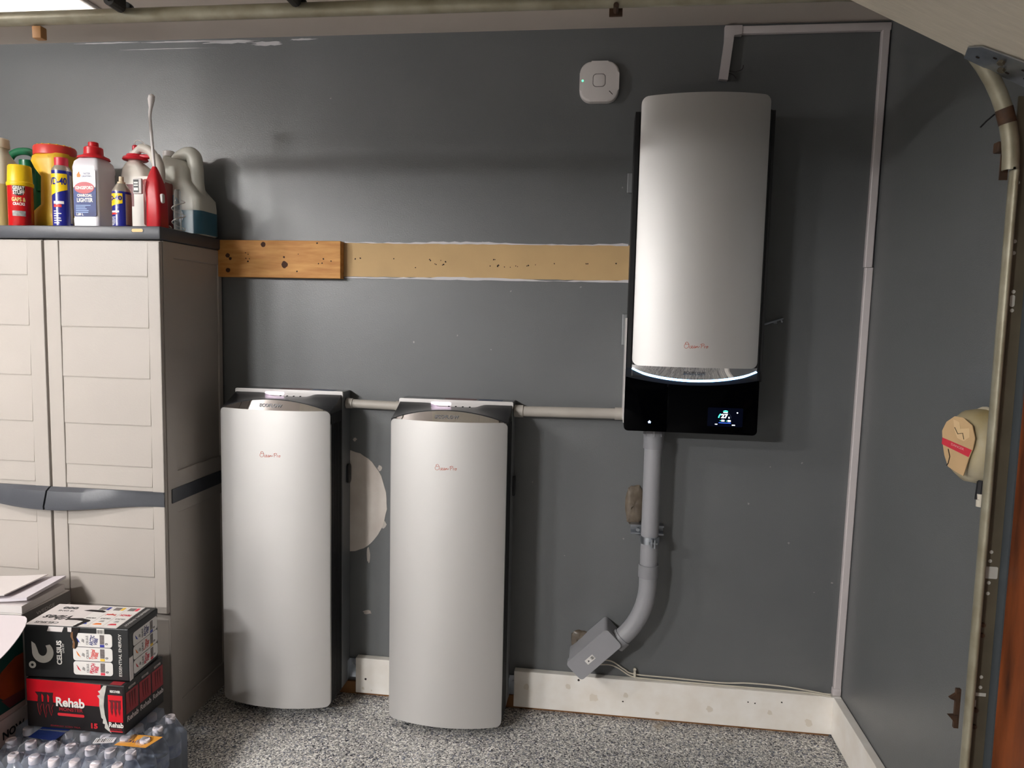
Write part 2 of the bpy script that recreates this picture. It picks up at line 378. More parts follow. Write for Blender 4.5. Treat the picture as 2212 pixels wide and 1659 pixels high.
def battery(label, xc, dz):
    t = thing('wall_battery', label, 'battery', (xc, 0, 0), 0, 'silver wall batteries'); Z = lambda z: z + dz
    bm = B(); box(bm, xc - 0.213, xc + 0.213, -0.086, -0.002, Z(0.06), Z(1.228), 0.002); ch = obj('chassis', bm, m_greymet, t, smooth=False)
    bm = B(); plate(bm, rect(-0.10, 0.02, 0.02, 0.06), frame2((xc + 0.05, -0.086, Z(1.2282)), (1, 0, 0), (0, 1, 0)), 0.0005); obj('warning_sticker', bm, M('sticker red brown', (120, 90, 92), 0.5), ch, smooth=False)
    bm = B(); plate(bm, rect(0.03, 0.12, 0.012, 0.055), frame2((xc + 0.05, -0.086, Z(1.2282)), (1, 0, 0), (0, 1, 0)), 0.0005); obj('data_sticker', bm, M('sticker blue', (74, 84, 112), 0.5), ch, smooth=False)
    # folded lip of the top plate
    pts = rrect(0.43, 0.026, 0.006, 4, xc, Z(1.217)); bm = B(); prism(bm, pts, 'y', -0.084, -0.0905, 0.001); obj('top_lip', bm, m_lip, t)
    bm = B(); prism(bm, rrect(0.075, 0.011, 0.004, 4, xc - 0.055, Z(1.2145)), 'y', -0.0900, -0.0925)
    obj('glow_spot', bm, M('pink white glow', (255, 240, 255), 0.4, emit=(255, 226, 250), es=1.6), t)  # small pink-white glowing bar on the lip
    # core and side fins
    bm = B(); box(bm, xc - 0.196, xc + 0.196, -0.205, -0.084, Z(0.055), Z(1.165)); obj('core', bm, m_blacksat, t, smooth=False)
    for s in (-1, 1):
        bm = B()
        for k in range(7):
            y = -0.092 - k*0.0158
            box(bm, xc + s*0.204 - 0.0085, xc + s*0.204 + 0.0085, y - 0.009, y, Z(0.058), Z(1.160), 0.0012, 1)
        obj('cooling_fins', bm, m_blacksat, t, smooth=False)
    # front panel
    ZT, ZB = 1.170, 0.050
    bm = B(); bulge_panel(bm, xc, HW, Z(ZB), Z(ZT), 0.018, -0.207, 0.044, 0.012); fp = obj('front_panel', bm, m_silver, t, angle=0.5)
    yf = lambda X: -0.207 - 0.044 * arc01(X - xc, HW) ** 0.86
    # black shoulder (carry recess) behind the chrome crescent
    N = 40; xs = [-HW + 2*HW*i/N for i in range(N + 1)]
    ytop = lambda x: yf(xc + x) + 0.003 + 0.019*arc01(x, HW)
    arc = lambda x: 1.168 + 0.042 * arc01(x, HW) ** 0.9
    def zb(x):
        k = 1 / (1 + math.exp((abs(x - 0.005) - 0.085) / 0.008)); return 1.2165 - 0.012 * k
    rows = []
    for j in range(9):
        q = j / 8
        row = []
        for x in xs:
            z = arc(x)*(1 - q) + zb(x)*q
            k = 1 / (1 + math.exp((abs(x - 0.005) - 0.085) / 0.012))
            z -= 0.010 * math.sin(math.pi*q) * (1 - k) * arc01(x, HW*1.15)
            row.append((xc + x, ytop(x)*(1 - q) - 0.0905*q, Z(z)))
        rows.append(row)
    bm = B(); ruled(bm, rows)
    low = [[(xc + x, ytop(x), Z(1.150)) for x in xs], [(xc + x, ytop(x), Z(arc(x))) for x in xs]]
    ruled(bm, low)
    for s in (-1, 1):
        edge = [r[-1 if s > 0 else 0] for r in rows]
        ruled(bm, [[(p[0], p[1], Z(1.12)) for p in edge], edge])
    sh = obj('top_shoulder', bm, m_blackpl, t, angle=0.9)
    bm = B()
    for k in range(4): disc(bm, (xc - 0.02 + k*0.026, -0.115, Z(1.2085)), 0.004, (0, -0.35, 1), 8, 0.0006)
    obj('vent_slots', bm, m_glass, sh, smooth=False)
    # chrome crescent
    bm = B()
    rws = []
    for j in range(5):
        q = j / 4
        rws.append([(xc + x, (yf(xc + x) + 0.001)*(1 - q) + (ytop(x) - 0.0008)*q, Z((ZT - 0.004)*(1 - q) + (arc(x) - 0.0035)*q)) for x in xs])
    ruled(bm, rws); cr = obj('chrome_crescent', bm, m_chrome, t, angle=1.2)
    # silver lettering lies on the sloping crescent
    sl = Vector((0, 0.021, 0.040)).normalized()
    text('ECOFLOW', 0.017, frame2((xc, -0.2405, Z(1.1865)), (1, 0, 0), sl), m_etch, cr, width=0.085, bold=0.0004, off=0.001)
    script_logo(fp, frame2((xc + 0.002, -0.25, Z(1.006)), (1, 0, 0), (0, 0, 1)), 0.078, m_red, 0.0007, yf)
    # mounting foot and cable gland
    bm = B(); box(bm, xc + 0.205, xc + 0.247, -0.006, -0.0005, Z(0.066), Z(0.145)); box(bm, xc + 0.205, xc + 0.215, -0.03, -0.0005, Z(0.066), Z(0.145))
    ft = obj('mounting_foot', bm, m_galv, t, smooth=False)
    bm = B(); disc(bm, (xc + 0.231, -0.006, Z(0.118)), 0.0075, (0, -1, 0), 6, 0.005); obj('screw', bm, m_galv, ft)
    bm = B(); prism(bm, rrect(0.03, 0.075, 0.012, 5, -0.03, Z(0.905)), 'x', xc + 0.213, xc + 0.222, 0.002); obj('side_hatch', bm, m_blackpl, t)
    return t
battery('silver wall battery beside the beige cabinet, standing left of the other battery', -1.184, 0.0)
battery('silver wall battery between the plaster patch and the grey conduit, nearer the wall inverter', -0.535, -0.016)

# ================================================================== wall inverter
t = thing('wall_inverter', 'tall silver wall inverter with glowing blue arc and battery screen', 'inverter', (0.305, 0, 1.14))
XC, IHW = 0.3065, 0.207
bm = B(); box(bm, 0.088, 0.530, -0.07, -0.002, 1.148, 2.20, 0.002); obj('chassis', bm, m_greymet, t, smooth=False)
bm = B(); box(bm, 0.098, 0.520, -0.200, -0.068, 1.33, 2.215, 0.004); obj('core', bm, m_blacksat, t, smooth=False)
for s in (-1, 1):
    bm = B()
    for k in range(7):
        y = -0.074 - k*0.018
        box(bm, XC + s*0.2175 - 0.008, XC + s*0.2175 + 0.008, y - 0.010, y, 1.325, 2.214, 0.0012, 1)
    obj('cooling_fins', bm, m_blacksat, t, smooth=False)
bm = B(); bulge_panel(bm, XC, IHW, 1.370, 2.258, 0.022, -0.202, 0.046, 0.012); fp = obj('front_panel', bm, m_silver, t, angle=0.5)
yfi = lambda X: -0.202 - 0.046 * arc01(X - XC, IHW) ** 0.86
script_logo(fp, frame2((0.306, -0.25, 1.441), (1, 0, 0), (0, 0, 1)), 0.078, m_red, 0.0007, yfi)
N = 40; xs = [-IHW + 2*IHW*i/N for i in range(N + 1)]
larc = lambda x: 1.359 - 0.038 * arc01(x, IHW) ** 0.75
bm = B(); ruled(bm, [[(XC + x, (yfi(XC + x) + 0.001)*(1 - q) - 0.2005*q, 1.3715*(1 - q) + larc(x)*q) for x in xs] for q in (0, .25, .5, .75, 1)])
cr = obj('chrome_crescent', bm, m_chrome, t, angle=1.2)
text('ECOFLOW', 0.015, frame2((XC, -0.2262, 1.3465), (1, 0, 0), Vector((0, -0.05, 0.04))), m_etch, cr, width=0.072, bold=0.0004, off=0.001)
bm = B(); tube(bm, spline([(XC + x, -0.2035, larc(x) - 0.001) for x in xs[::4]], 5), 0.0017, 8)
obj('light_arc', bm, M('blue white light', (220, 240, 255), 0.4, emit=(130, 195, 255), es=6.0), t)
# bezel and black glass lids
XG0, XG1, ZG0 = 0.0795, 0.5245, 1.143
garc = lambda x: 1.330 - 0.024 * arc01(x, 0.2225)
bm = B(); xg = [-0.2215 + 0.443*i/N for i in range(N + 1)]
ruled(bm, [[(0.302 + x, -0.1985, garc(x) - 0.01) for x in xg], [(0.302 + x, -0.1985, 1.362) for x in xg], [(0.302 + x, -0.07, 1.362) for x in xg]])
obj('bezel', bm, M('bezel black', (22, 24, 30), 0.3), t)
def glass_lid(x0, x1, rl, rr, name):
    pts = []
    n = 20
    for i in range(n + 1): x = x0 + (x1 - x0)*i/n; pts.append((x, garc(x - 0.302)))
    pts = pts[::-1]
    def corner(cx, cz, r, a0):
        return [(cx + r*math.cos(math.radians(a0 + 15*k)), cz + r*math.sin(math.radians(a0 + 15*k))) for k in range(7)]
    pts += corner(x0 + rl, ZG0 + rl, rl, 180) if rl else [(x0, ZG0)]
    pts += corner(x1 - rr, ZG0 + rr, rr, 270) if rr else [(x1, ZG0)]
    bm = B(); prism(bm, pts, 'y', -0.075, -0.2005, 0.0015); return obj(name, bm, m_glass, t)
gl = glass_lid(XG0, 0.2225, 0.014, 0, 'glass_lid'); gr = glass_lid(0.2235, XG1, 0, 0.014, 'glass_lid')
e_b = M('icon blue white', (200, 225, 255), 0.5, emit=(170, 205, 255), es=3.0)
fr = frame2((0.166, -0.2022, 1.176), (1, 0, 0), (0, 0, 1))
bm = B(); plate(bm, [(-.0055, 0), (0, .0055), (.0055, 0), (.0035, 0), (.0035, -.004), (.0012, -.004), (.0012, -.001), (-.0012, -.001), (-.0012, -.004), (-.0035, -.004), (-.0035, 0)], fr, 0.0003); obj('home_icon', bm, e_b, gl, smooth=False)
# screen
bm = B(); prism(bm, rrect(0.116, 0.064, 0.003, 3, 0.4175, 1.202), 'y', -0.2005, -0.2022); sc = obj('screen', bm, M('screen navy', (2, 3, 10), 0.15, emit=(3, 6, 20), es=0.35), t, smooth=False)
SF = frame2((0.4175, -0.2024, 1.202), (1, 0, 0), (0, 0, 1))
e_w = M('screen white', (230, 240, 255), 0.5, emit=(235, 242, 255), es=2.2); e_g = M('screen teal', (80, 240, 200), 0.5, emit=(60, 235, 190), es=1.6)
e_l = M('screen blue line', (60, 100, 255), 0.5, emit=(50, 95, 255), es=1.4); e_d = M('screen dim', (40, 48, 70), 0.5, emit=(30, 36, 55), es=0.5)
so = lambda x, z: frame2((0.4175 + x, -0.2024, 1.202 + z), (1, 0, 0), (0, 0, 1))
text('27', 0.0185, so(-0.003, 0.0035), e_w, sc, width=0.022, bold=0.0006)
text('%', 0.007, so(0.0125, -0.001), e_w, sc, bold=0.0002)
def arcband(a0, a1, r0, r1, mat):
    pts = [(r1*math.cos(math.radians(a0 + (a1-a0)*i/14)), r1*math.sin(math.radians(a0 + (a1-a0)*i/14))) for i in range(15)]
    pts += [(r0*math.cos(math.radians(a1 + (a0-a1)*i/14)), r0*math.sin(math.radians(a1 + (a0-a1)*i/14))) for i in range(15)]
    bm = B(); plate(bm, pts, so(-0.001, -0.004), 0.0003); obj('gauge_arc', bm, mat, sc, smooth=False)
arcband(175, 132, 0.0185, 0.0222, e_g); arcband(60, 5, 0.0205, 0.0215, e_d)
bm = B(); plate(bm, [(0.008*math.cos(math.pi*i/10), 0.004*math.sin(math.pi*i/10)) for i in range(11)], so(0.0005, 0.0195), 0.0003); obj('gauge_cap', bm, e_g, sc, smooth=False)
for (x, z, w_, h_, mm) in ((0.0005, 0.0163, 0.014, 0.0022, e_w), (-0.007, -0.0115, 0.010, 0.0052, e_w), (0.0135, -0.012, 0.010, 0.0052, e_w), (-0.0155, -0.012, 0.002, 0.002, e_g), (0.0045, -0.0125, 0.002, 0.002, e_g),
                       (-0.0005, -0.0192, 0.040, 0.0016, e_l), (-0.0285, -0.0245, 0.008, 0.0022, e_w), (0.0285, -0.026, 0.010, 0.0026, e_w)):
    bm = B(); plate(bm, rect(-w_/2, w_/2, -h_/2, h_/2), so(x, z), 0.0003); obj('screen_readout', bm, mm, sc, smooth=False)
bm = B(); disc(bm, (0.4175 + 0.0395, -0.2024, 1.202 + 0.0165), 0.0021, (0, -1, 0), 10, 0.0003); obj('indicator_dot', bm, e_w, sc, smooth=False)
bm = B(); box(bm, 0.0765, 0.0792, -0.194, -0.004, 1.168, 1.53, 0.001); obj('side_trim', bm, m_lip, t, smooth=False)
for z0, z1 in ((1.98, 2.05), (1.43, 1.545)):
    bm = B(); box(bm, 0.066, 0.089, -0.012, -0.001, z0, z1, 0.003); obj('mounting_tab', bm, m_greymet, t, smooth=False)
bm = B(); cyl(bm, (0.53, -0.05, 1.508), (0.632, -0.012, 1.541), 0.0042, 8); cyl(bm, (0.625, -0.013, 1.539), (0.632, -0.004, 1.528), 0.003, 8)
box(bm, 0.60, 0.612, -0.016, -0.001, 1.522, 1.533)
o = obj('wire_stay', bm, m_galv); tag(o, 'thin bare metal stay sticking out right of the silver inverter', 'bracket')

# ================================================================== smoke / gas alarm
t = thing('alarm_unit', 'square white alarm with rounded corners and green light beside the inverter', 'alarm', (-0.045, 0, 2.29))
bm = B(); prism(bm, rrect(0.140, 0.140, 0.042, 8, -0.0455, 2.366), 'y', -0.001, -0.03, 0.008, 3); bd = obj('body', bm, m_white, t)
ring = rrect(0.046, 0.046, 0.013, 6, -0.046, 2.369); inn = rrect(0.041, 0.041, 0.011, 6, -0.046, 2.369)
bm = B(); A = [bm.verts.new((x, -0.0303, z)) for x, z in ring]; C = [bm.verts.new((x, -0.0303, z)) for x, z in inn]
for i in range(len(A)): bm.faces.new((A[i], A[(i+1) % len(A)], C[(i+1) % len(A)], C[i]))
obj('button_groove', bm, M('grey groove', (120, 116, 114), 0.6), bd, smooth=False)
bm = B(); prism(bm, inn, 'y', -0.028, -0.0312, 0.001); obj('test_button', bm, m_white, t)
bm = B(); disc(bm, (-0.1045, -0.0295, 2.368), 0.0036, (0, -1, 0), 12, 0.0015); obj('glow_spot', bm, M('green light', (120, 235, 170), 0.4, emit=(70, 225, 140), es=1.6), t)
bm = B(); plate(bm, rect(-0.009, 0.009, -0.0012, 0.0012), frame2((-0.0035, -0.0301, 2.326), (1, 0, -1), (1, 0, 1)), 0.0005); obj('sounder_slot', bm, m_dark, t, smooth=False)

# ================================================================== white cable raceway
t = thing('cable_raceway', 'white plastic cable raceway across the wall top and down the corner', 'raceway', (0.92, 0, 0.15))
bm = B(); box(bm, 0.432, 0.9315, -0.020, -0.001, 2.520, 2.546, 0.003); obj('horizontal_cover', bm, m_race, t)
def vcover(z0, z1, sh):
    bm = B(); pts = []
    for z in (z0, z1):
        xr = xw(z) - 0.0015 - sh; pts.append([(xr - 0.026, -0.001, z), (xr, -0.001, z), (xr, -0.017, z), (xr - 0.003, -0.020, z), (xr - 0.023, -0.020, z), (xr - 0.026, -0.017, z)])
    loft(bm, pts); obj('vertical_cover', bm, m_race, t)
vcover(1.725, 2.521, 0.0035); vcover(0.185, 1.7235, 0.0)
bm = B(); box(bm, 0.882, 0.9108, -0.0225, -0.001, 0.162, 0.188, 0.002); obj('end_sleeve', bm, m_race, t)
bm = B(); prism(bm, [(0.383, 2.548), (0.383, 2.495), (0.413, 2.495), (0.413, 2.516), (0.441, 2.516), (0.441, 2.548)], 'y', -0.001, -0.0235, 0.002); obj('elbow', bm, m_race, t)
o_, u_, v_, n_ = frame2((0.404, 0, 2.50), (1, 0, 0.02), (-0.1, 0, 1))
bm = B(); plate(bm, rect(-0.021, 0.009, -0.135, 0.005), frame2((0.404, -0.004, 2.50), (1, 0, -0.1), (0.1, 0, 1)), 0.02)
obj('loose_cover', bm, m_race, t, smooth=False)
bm = B(); tube(bm, spline([(0.402, -0.008, 2.40), (0.425, -0.012, 2.395), (0.446, -0.02, 2.40), (0.452, -0.012, 2.416)], 5), 0.0018, 6)
tube(bm, spline([(0.40, -0.008, 2.392), (0.418, -0.012, 2.385), (0.43, -0.01, 2.372)], 5), 0.0018, 6)
o = obj('wire_ends', bm, M('dark wire', (60, 58, 58), 0.5), t)

# ================================================================== conduits
def conduit(name, label, x0, x1, z0, z1, y, r, sleeves):
    t = thing(name, label, 'conduit', (x0, y, z0 - r))
    bm = B(); cyl(bm, (x0, y, z0), (x1, y, z1), r, 24); obj('pipe', bm, m_pvcl, t)
    for xs_, w_ in sleeves:
        q = (xs_ - x0) / (x1 - x0); zz = z0 + (z1 - z0)*q
        bm = B(); cyl(bm, (xs_ - w_/2, y, zz), (xs_ + w_/2, y, zz), r*1.18, 24); obj('coupling', bm, m_pvcl, t)
conduit('short_conduit', 'short pale grey conduit joining the two silver batteries', -0.969, -0.750, 1.182, 1.178, -0.05, 0.0165, [(-0.955, 0.026), (-0.762, 0.022)])
conduit('long_conduit', 'pale grey conduit from the right battery to the wall inverter', -0.320, 0.088, 1.177, 1.182, -0.055, 0.0195, [(-0.302, 0.032), (0.068, 0.036)])
t = thing('drain_conduit', 'thick grey conduit hanging from the inverter and bending left to the box', 'conduit', (0.19, -0.085, 0.35))
CY = -0.088
path = [(0.191, CY, 1.10), (0.191, CY, 0.62), (0.191, CY, 0.59)]
arcp = [(0.0, 0)]
cx_, R_ = 0.191 - 0.29, 0.29
for a in range(0, 47, 4): path.append((cx_ + R_*math.cos(math.radians(-a)), CY, 0.56 + R_*math.sin(math.radians(-a))))
end = Vector(path[-1]); dirv = Vector((-math.sin(math.radians(46)), 0, -math.cos(math.radians(46))))
dirv = (Vector(path[-1]) - Vector(path[-2])).normalized(); path.append(tuple(end + dirv*0.03))
bm = B(); cyl(bm, (0.191, CY, 1.142), (0.191, CY, 0.60), 0.0318, 32); obj('pipe', bm, m_pvc, t)
bm = B(); tube(bm, path[1:], 0.0325, 32); obj('elbow_bend', bm, m_pvc, t)
bm = B(); cyl(bm, (0.191, CY, 1.142), (0.191, CY, 1.066), 0.036, 32); obj('coupling', bm, m_pvc2, t)
bm = B(); cyl(bm, (0.191, CY, 1.142), (0.191, CY, 1.112), 0.0375, 8); obj('locknut', bm, m_pvc2, t)
bm = B(); cyl(bm, (0.191, CY, 0.637), (0.191, CY, 0.590), 0.0365, 32); obj('coupling', bm, m_pvc2, t)
e2 = Vector(path[-1]); bm = B(); cyl(bm, tuple(e2 - dirv*0.028), tuple(e2 + dirv*0.010), 0.0365, 32); obj('coupling', bm, m_pvc2, t)
# strut clamp
t = thing('strut_clamp', 'small galvanised strut clamp holding the thick grey conduit', 'clamp', (0.19, 0, 0.72))
bm = B()
for z in (0.735, 0.765): box(bm, 0.125, 0.245, -0.04, -0.001, z - 0.003, z + 0.003)
box(bm, 0.125, 0.245, -0.004, -0.001, 0.735, 0.765); obj('strut_channel', bm, m_galv, t, smooth=False)
bm = B()
rings = []
for i in range(41):
    a = 2*math.pi*i/40; rings.append([(0.191 + r*math.cos(a), CY + r*math.sin(a), z) for r, z in ((0.033, 0.718), (0.0352, 0.718), (0.0352, 0.744), (0.033, 0.744))])
loft(bm, rings[:-1] + [rings[0]], False, False); obj('clamp_band', bm, m_galv, t)
bm = B(); box(bm, 0.193, 0.199, -0.142, -0.120, 0.712, 0.744, 0.001); box(bm, 0.203, 0.209, -0.142, -0.120, 0.712, 0.744, 0.001); obj('clamp_ear', bm, m_galv, t, smooth=False)
bm = B(); cyl(bm, (0.186, -0.133, 0.728), (0.216, -0.133, 0.728), 0.004, 8); cyl(bm, (0.150, -0.045, 0.750), (0.150, -0.036, 0.750), 0.007, 8); obj('bolt', bm, m_galv, t)
# tilted junction box at the conduit end
cb = Vector((0.0035, 0, 0.298)); uB = Vector((0.137, 0, 0.1385)).normalized(); vB = Vector((-uB.z, 0, uB.x))
t = thing('junction_box', 'grey plastic junction box hung at a slant under the conduit bend', 'junction box', (0.0, 0, 0.2))
FB = (Vector((0.0035, -0.004, 0.298)), uB, vB, Vector((0, -1, 0)))
bm = B(); plate(bm, rrect(0.198, 0.080, 0.014, 5), FB, 0.100); obj('body', bm, m_pvc, t, angle=0.7)
FB2 = (Vector((0.0035, -0.104, 0.298)), uB, vB, Vector((0, -1, 0)))
bm = B(); plate(bm, rrect(0.204, 0.085, 0.014, 5), FB2, 0.030); ld_ = obj('lid', bm, m_pvc, t, angle=0.7)
FB3 = (Vector((0.0035, -0.1342, 0.298)) - uB*0.022 - vB*0.004, uB, vB, Vector((0, -1, 0)))
bm = B(); plate(bm, rect(-0.019, 0.019, -0.0095, 0.0095), FB3, 0.0005); st = obj('label_sticker', bm, M('white sticker', (225, 222, 218), 0.6), ld_, smooth=False)
bm = B()
FB4 = (FB3[0] + Vector((0, -0.0007, 0)), uB, vB, Vector((0, -1, 0)))
for k in range(7): plate(bm, rect(0.004 + k*0.0018, 0.004 + k*0.0018 + random.choice((0.0006, 0.0011)), -0.006, 0.006), FB4, 0.0002)
plate(bm, [(-0.012, -0.003), (-0.004, -0.003), (-0.008, 0.004)], FB4, 0.0002)
obj('barcode', bm, m_blackpl, st, smooth=False)
for q in (Vector((0.0035, -0.112, 0.298)) + uB*0.1035 - vB*0.012, Vector((0.0035, -0.112, 0.298)) - uB*0.1035 - vB*0.012):
    bm = B(); tube(bm, [tuple(q - uB*0.004), tuple(q + uB*0.004)], 0.005, 10); obj('lid_screw', bm, m_galv, t)
# cables along the baseboard
def cable(label, pts, r=0.0026):
    bm = B(); tube(bm, spline(pts, 8), r, 8); tag(obj('loose_cable', bm, m_wirew), label, 'cable')
cable('upper cream cable from the slanted box along the baseboard top', [(0.040, -0.03, 0.232), (0.075, -0.022, 0.225), (0.12, -0.015, 0.195), (0.16, -0.012, 0.177), (0.30, -0.010, 0.173), (0.48, -0.010, 0.170), (0.58, -0.012, 0.178), (0.70, -0.012, 0.177), (0.80, -0.012, 0.168), (0.872, -0.026, 0.166)])
cable('lower cream cable sagging behind the upper one on the baseboard', [(0.025, -0.03, 0.212), (0.065, -0.024, 0.212), (0.10, -0.018, 0.198), (0.15, -0.017, 0.170), (0.22, -0.019, 0.166), (0.36, -0.018, 0.1645), (0.50, -0.018, 0.1645), (0.66, -0.018, 0.1642), (0.80, -0.020, 0.1640), (0.872, -0.034, 0.1640)])
bm = B(); box(bm, 0.157, 0.165, -0.022, -0.001, 0.168, 0.192, 0.001); disc(bm, (0.161, -0.006, 0.194), 0.006, (0, -1, 0), 10, 0.006)
tag(obj('cable_clip', bm, m_wirew), 'small nail clip pinning the cream cables to the wall', 'clip')

# ================================================================== pine plank
bm = B(); box(bm, -1.62, -0.998, -0.0385, -0.001, 1.655, 1.796, 0.002); pk = obj('pine_plank', bm, m_pine, smooth=False)
tag(pk, 'short bare pine plank screwed to the grey wall beside the cabinet', 'plank')
bm = B()
for x, z, r in ((-1.305, 1.780, 0.010), (-1.220, 1.705, 0.013), (-1.222, 1.733, 0.004), (-1.45, 1.737, 0.009), (-1.44, 1.725, 0.006), (-1.45, 1.68, 0.009)): disc(bm, (x, -0.0386, z), r, (0, -1, 0), 14, 0.0004, 0.12)
obj('knots', bm, m_knot, pk, smooth=False)
bm = B()
for x, z in ((-1.378, 1.748), (-1.367, 1.742), (-1.376, 1.727), (-1.362, 1.725), (-1.368, 1.715), (-1.065, 1.728), (-1.085, 1.710), (-1.07, 1.712), (-1.035, 1.72), (-1.09, 1.787), (-1.165, 1.745), (-1.17, 1.68)):
    disc(bm, (x, -0.0386, z), random.uniform(0.0018, 0.0035), (0, -1, 0), 8, 0.0004, 0.2)
obj('screw_holes', bm, m_dark, pk, smooth=False)

# ================================================================== garage door, tracks
m_door = M('door white wood', (214, 205, 188), 0.6, var=0.05, vscale=18, stretch=(1, 6, 1), bump=0.5, bscale=25)
m_track = M('old galvanised track', (166, 161, 142), 0.42, metal=0.3, col2=(132, 124, 102), vscale=14)
m_rust = M('rusty steel', (86, 58, 36), 0.7, col2=(50, 34, 24), vscale=30)
m_iron = M('dirty angle iron', (98, 90, 74), 0.6, metal=0.2, var=0.15, vscale=10)
TY = -0.985; TCX, TCZ, TR = 0.480, 1.850, 0.378
def sweep(bm, frames, prof):
    rings = [[tuple(p + nrm*a + Vector((0, 1, 0))*b_) for a, b_ in prof] for p, nrm in frames]
    return loft(bm, rings)
# channel: rolled inner lip, web toward the back wall, outer lip
def chan(hw_, dp, k):
    """half-round rolled rail, open behind"""
    out = [(hw_*math.cos(math.radians(a)), -dp*math.sin(math.radians(a))) for a in range(-40, 221, 20)]
    return out + [(x*k, y*k) for x, y in out[::-1]]
PROF = chan(0.0085, 0.014, 0.75)
t = thing('vertical_track', 'upright garage door track with rolled steel edge at the right', 'door track', (0.87, TY, 0))
bm = B(); sweep(bm, [(Vector((0.866, TY, z)), Vector((1, 0, 0))) for z in (0.0, 1.862)], PROF); obj('rail', bm, m_track, t)
bm = B(); box(bm, 0.868, 0.9105, TY + 0.010, TY + 0.014, 0.02, 2.02); ai = obj('angle_iron', bm, m_iron, t, smooth=False)
m_ph = M('pale behind holes', (200, 198, 190), 0.6)
for x, z in ((0.880, 1.838), (0.884, 1.712), (0.884, 1.687), (0.890, 1.603), (0.890, 1.562), (0.890, 1.016), (0.889, 0.995), (0.890, 0.944), (0.890, 0.919), (0.891, 0.72), (0.891, 0.695)):
    bm = B(); disc(bm, (x, TY + 0.010, z), 0.0042, (0, -1, 0), 10, 0.0006); obj('punched_hole', bm, m_ph, ai, smooth=False)
for pts, x, z in ((rrect(0.010, 0.026, 0.004, 3), 0.889, 1.583), (rrect(0.026, 0.028, 0.003, 3), 0.894, 0.968), (rect(-0.012, 0.014, -0.004, 0.004), 0.890, 0.678), (rect(-0.003, 0.003, -0.008, 0.008), 0.881, 0.656)):
    bm = B(); plate(bm, pts, frame2((x, TY + 0.0098, z), (1, 0, 0), (0, 0, 1)), 0.0006); obj('punched_slot', bm, m_ph, ai, smooth=False)
bm = B()
for z in (0.64, 0.60, 0.845, 0.82): disc(bm, (0.884, TY + 0.0095, z), 0.0055, (0, -1, 0), 8, 0.004)
obj('bolt', bm, m_rust, ai)
bm = B(); box(bm, 0.842, 0.852, TY + 0.012, TY + 0.02, 0.59, 0.685)
for z in (0.668, 0.612): 
    prism(bm, [(0.848, z - 0.014), (0.848, z + 0.010), (0.828, z - 0.006 if z > .64 else z + 0.008)], 'y', TY + 0.010, TY + 0.020)
obj('clip_bracket', bm, m_rust, t, smooth=False)
t = thing('horizontal_track', 'curved garage door track turning to run under the ceiling', 'door track', (0.85, TY, 1.86))
frs = [(Vector((TCX + TR, TY, 1.866)), Vector((1, 0, 0)))]
for a in range(0, 91, 5):
    c, s = math.cos(math.radians(a)), math.sin(math.radians(a)); frs.append((Vector((TCX + TR*c, TY, TCZ + TR*s + 0.012)), Vector((c, 0, s))))
frs.append((Vector((-2.15, TY, TCZ + TR + 0.012)), Vector((0, 0, 1))))
PROF2 = chan(0.0165, 0.017, 0.8)
bm = B(); sweep(bm, frs, PROF2); obj('rail', bm, m_track, t, angle=0.9)
bm = B(); box(bm, 0.838, 0.866, TY + 0.018, TY + 0.040, 1.905, 1.928, 0.003); box(bm, 0.846, 0.862, TY + 0.017, TY + 0.021, 1.845, 1.905); obj('splice_bracket', bm, m_rust, t, smooth=False)
bm = B(); cyl(bm, (0.003, TY - 0.02, 2.222), (0.003, TY + 0.03, 2.222), 0.006, 8); box(bm, -0.012, 0.018, TY + 0.017, TY + 0.022, 2.212, 2.255); obj('hanger_bolt', bm, m_rust, t)
bm = B(); sweep(bm, frs[4:6], chan(0.0172, 0.0178, 0.8)); obj('rust_band', bm, m_rust, t)
bm = B(); tube(bm, [(0.80, TY + 0.02, 1.958), (0.812, TY + 0.02, 1.972), (0.826, TY + 0.018, 1.985)], 0.002, 6); obj('wire_tie', bm, m_blackpl, t)
# flag bracket that hangs the far end of the track from the ceiling
bm = B(); box(bm, -2.13, -2.10, TY - 0.004, TY + 0.002, 2.24, 2.556); obj('hanger_strap', bm, m_iron, t, smooth=False)
# door sections: hinged panels, the lowest tipped in the bend
t = thing('garage_door', 'white sectional garage door rolled open overhead, lowest section tipped', 'garage door', (0.39, -1.0, 2.28))
def section(p0, p1, name='door_section'):
    """p0,p1 in xz: inner face edge, thickness upward/outward"""
    d = (Vector((p1[0], 0, p1[1])) - Vector((p0[0], 0, p0[1]))); L = d.length; d.normalize(); n = Vector((d.z, 0, -d.x))
    if n.z < 0: n = -n
    P0 = Vector((p0[0], 0, p0[1])); bm = B(); pr = []
    for s_, h_ in ((0.002, 0), (L - 0.002, 0), (L - 0.002, 0.036), (0.002, 0.036)): q = P0 + d*s_ + n*h_; pr.append((q.x, q.z))
    prism(bm, pr, 'y', -0.998, -4.9); o = obj(name, bm, m_door, t, smooth=False); return o, P0, d, n
s0, P0, d0, n0 = section((0.862, 2.040), (0.39, 2.276))
for a, b_ in ((0.39, -0.14), (-0.14, -0.67), (-0.67, -1.22)): section((a, 2.284), (b_, 2.284))
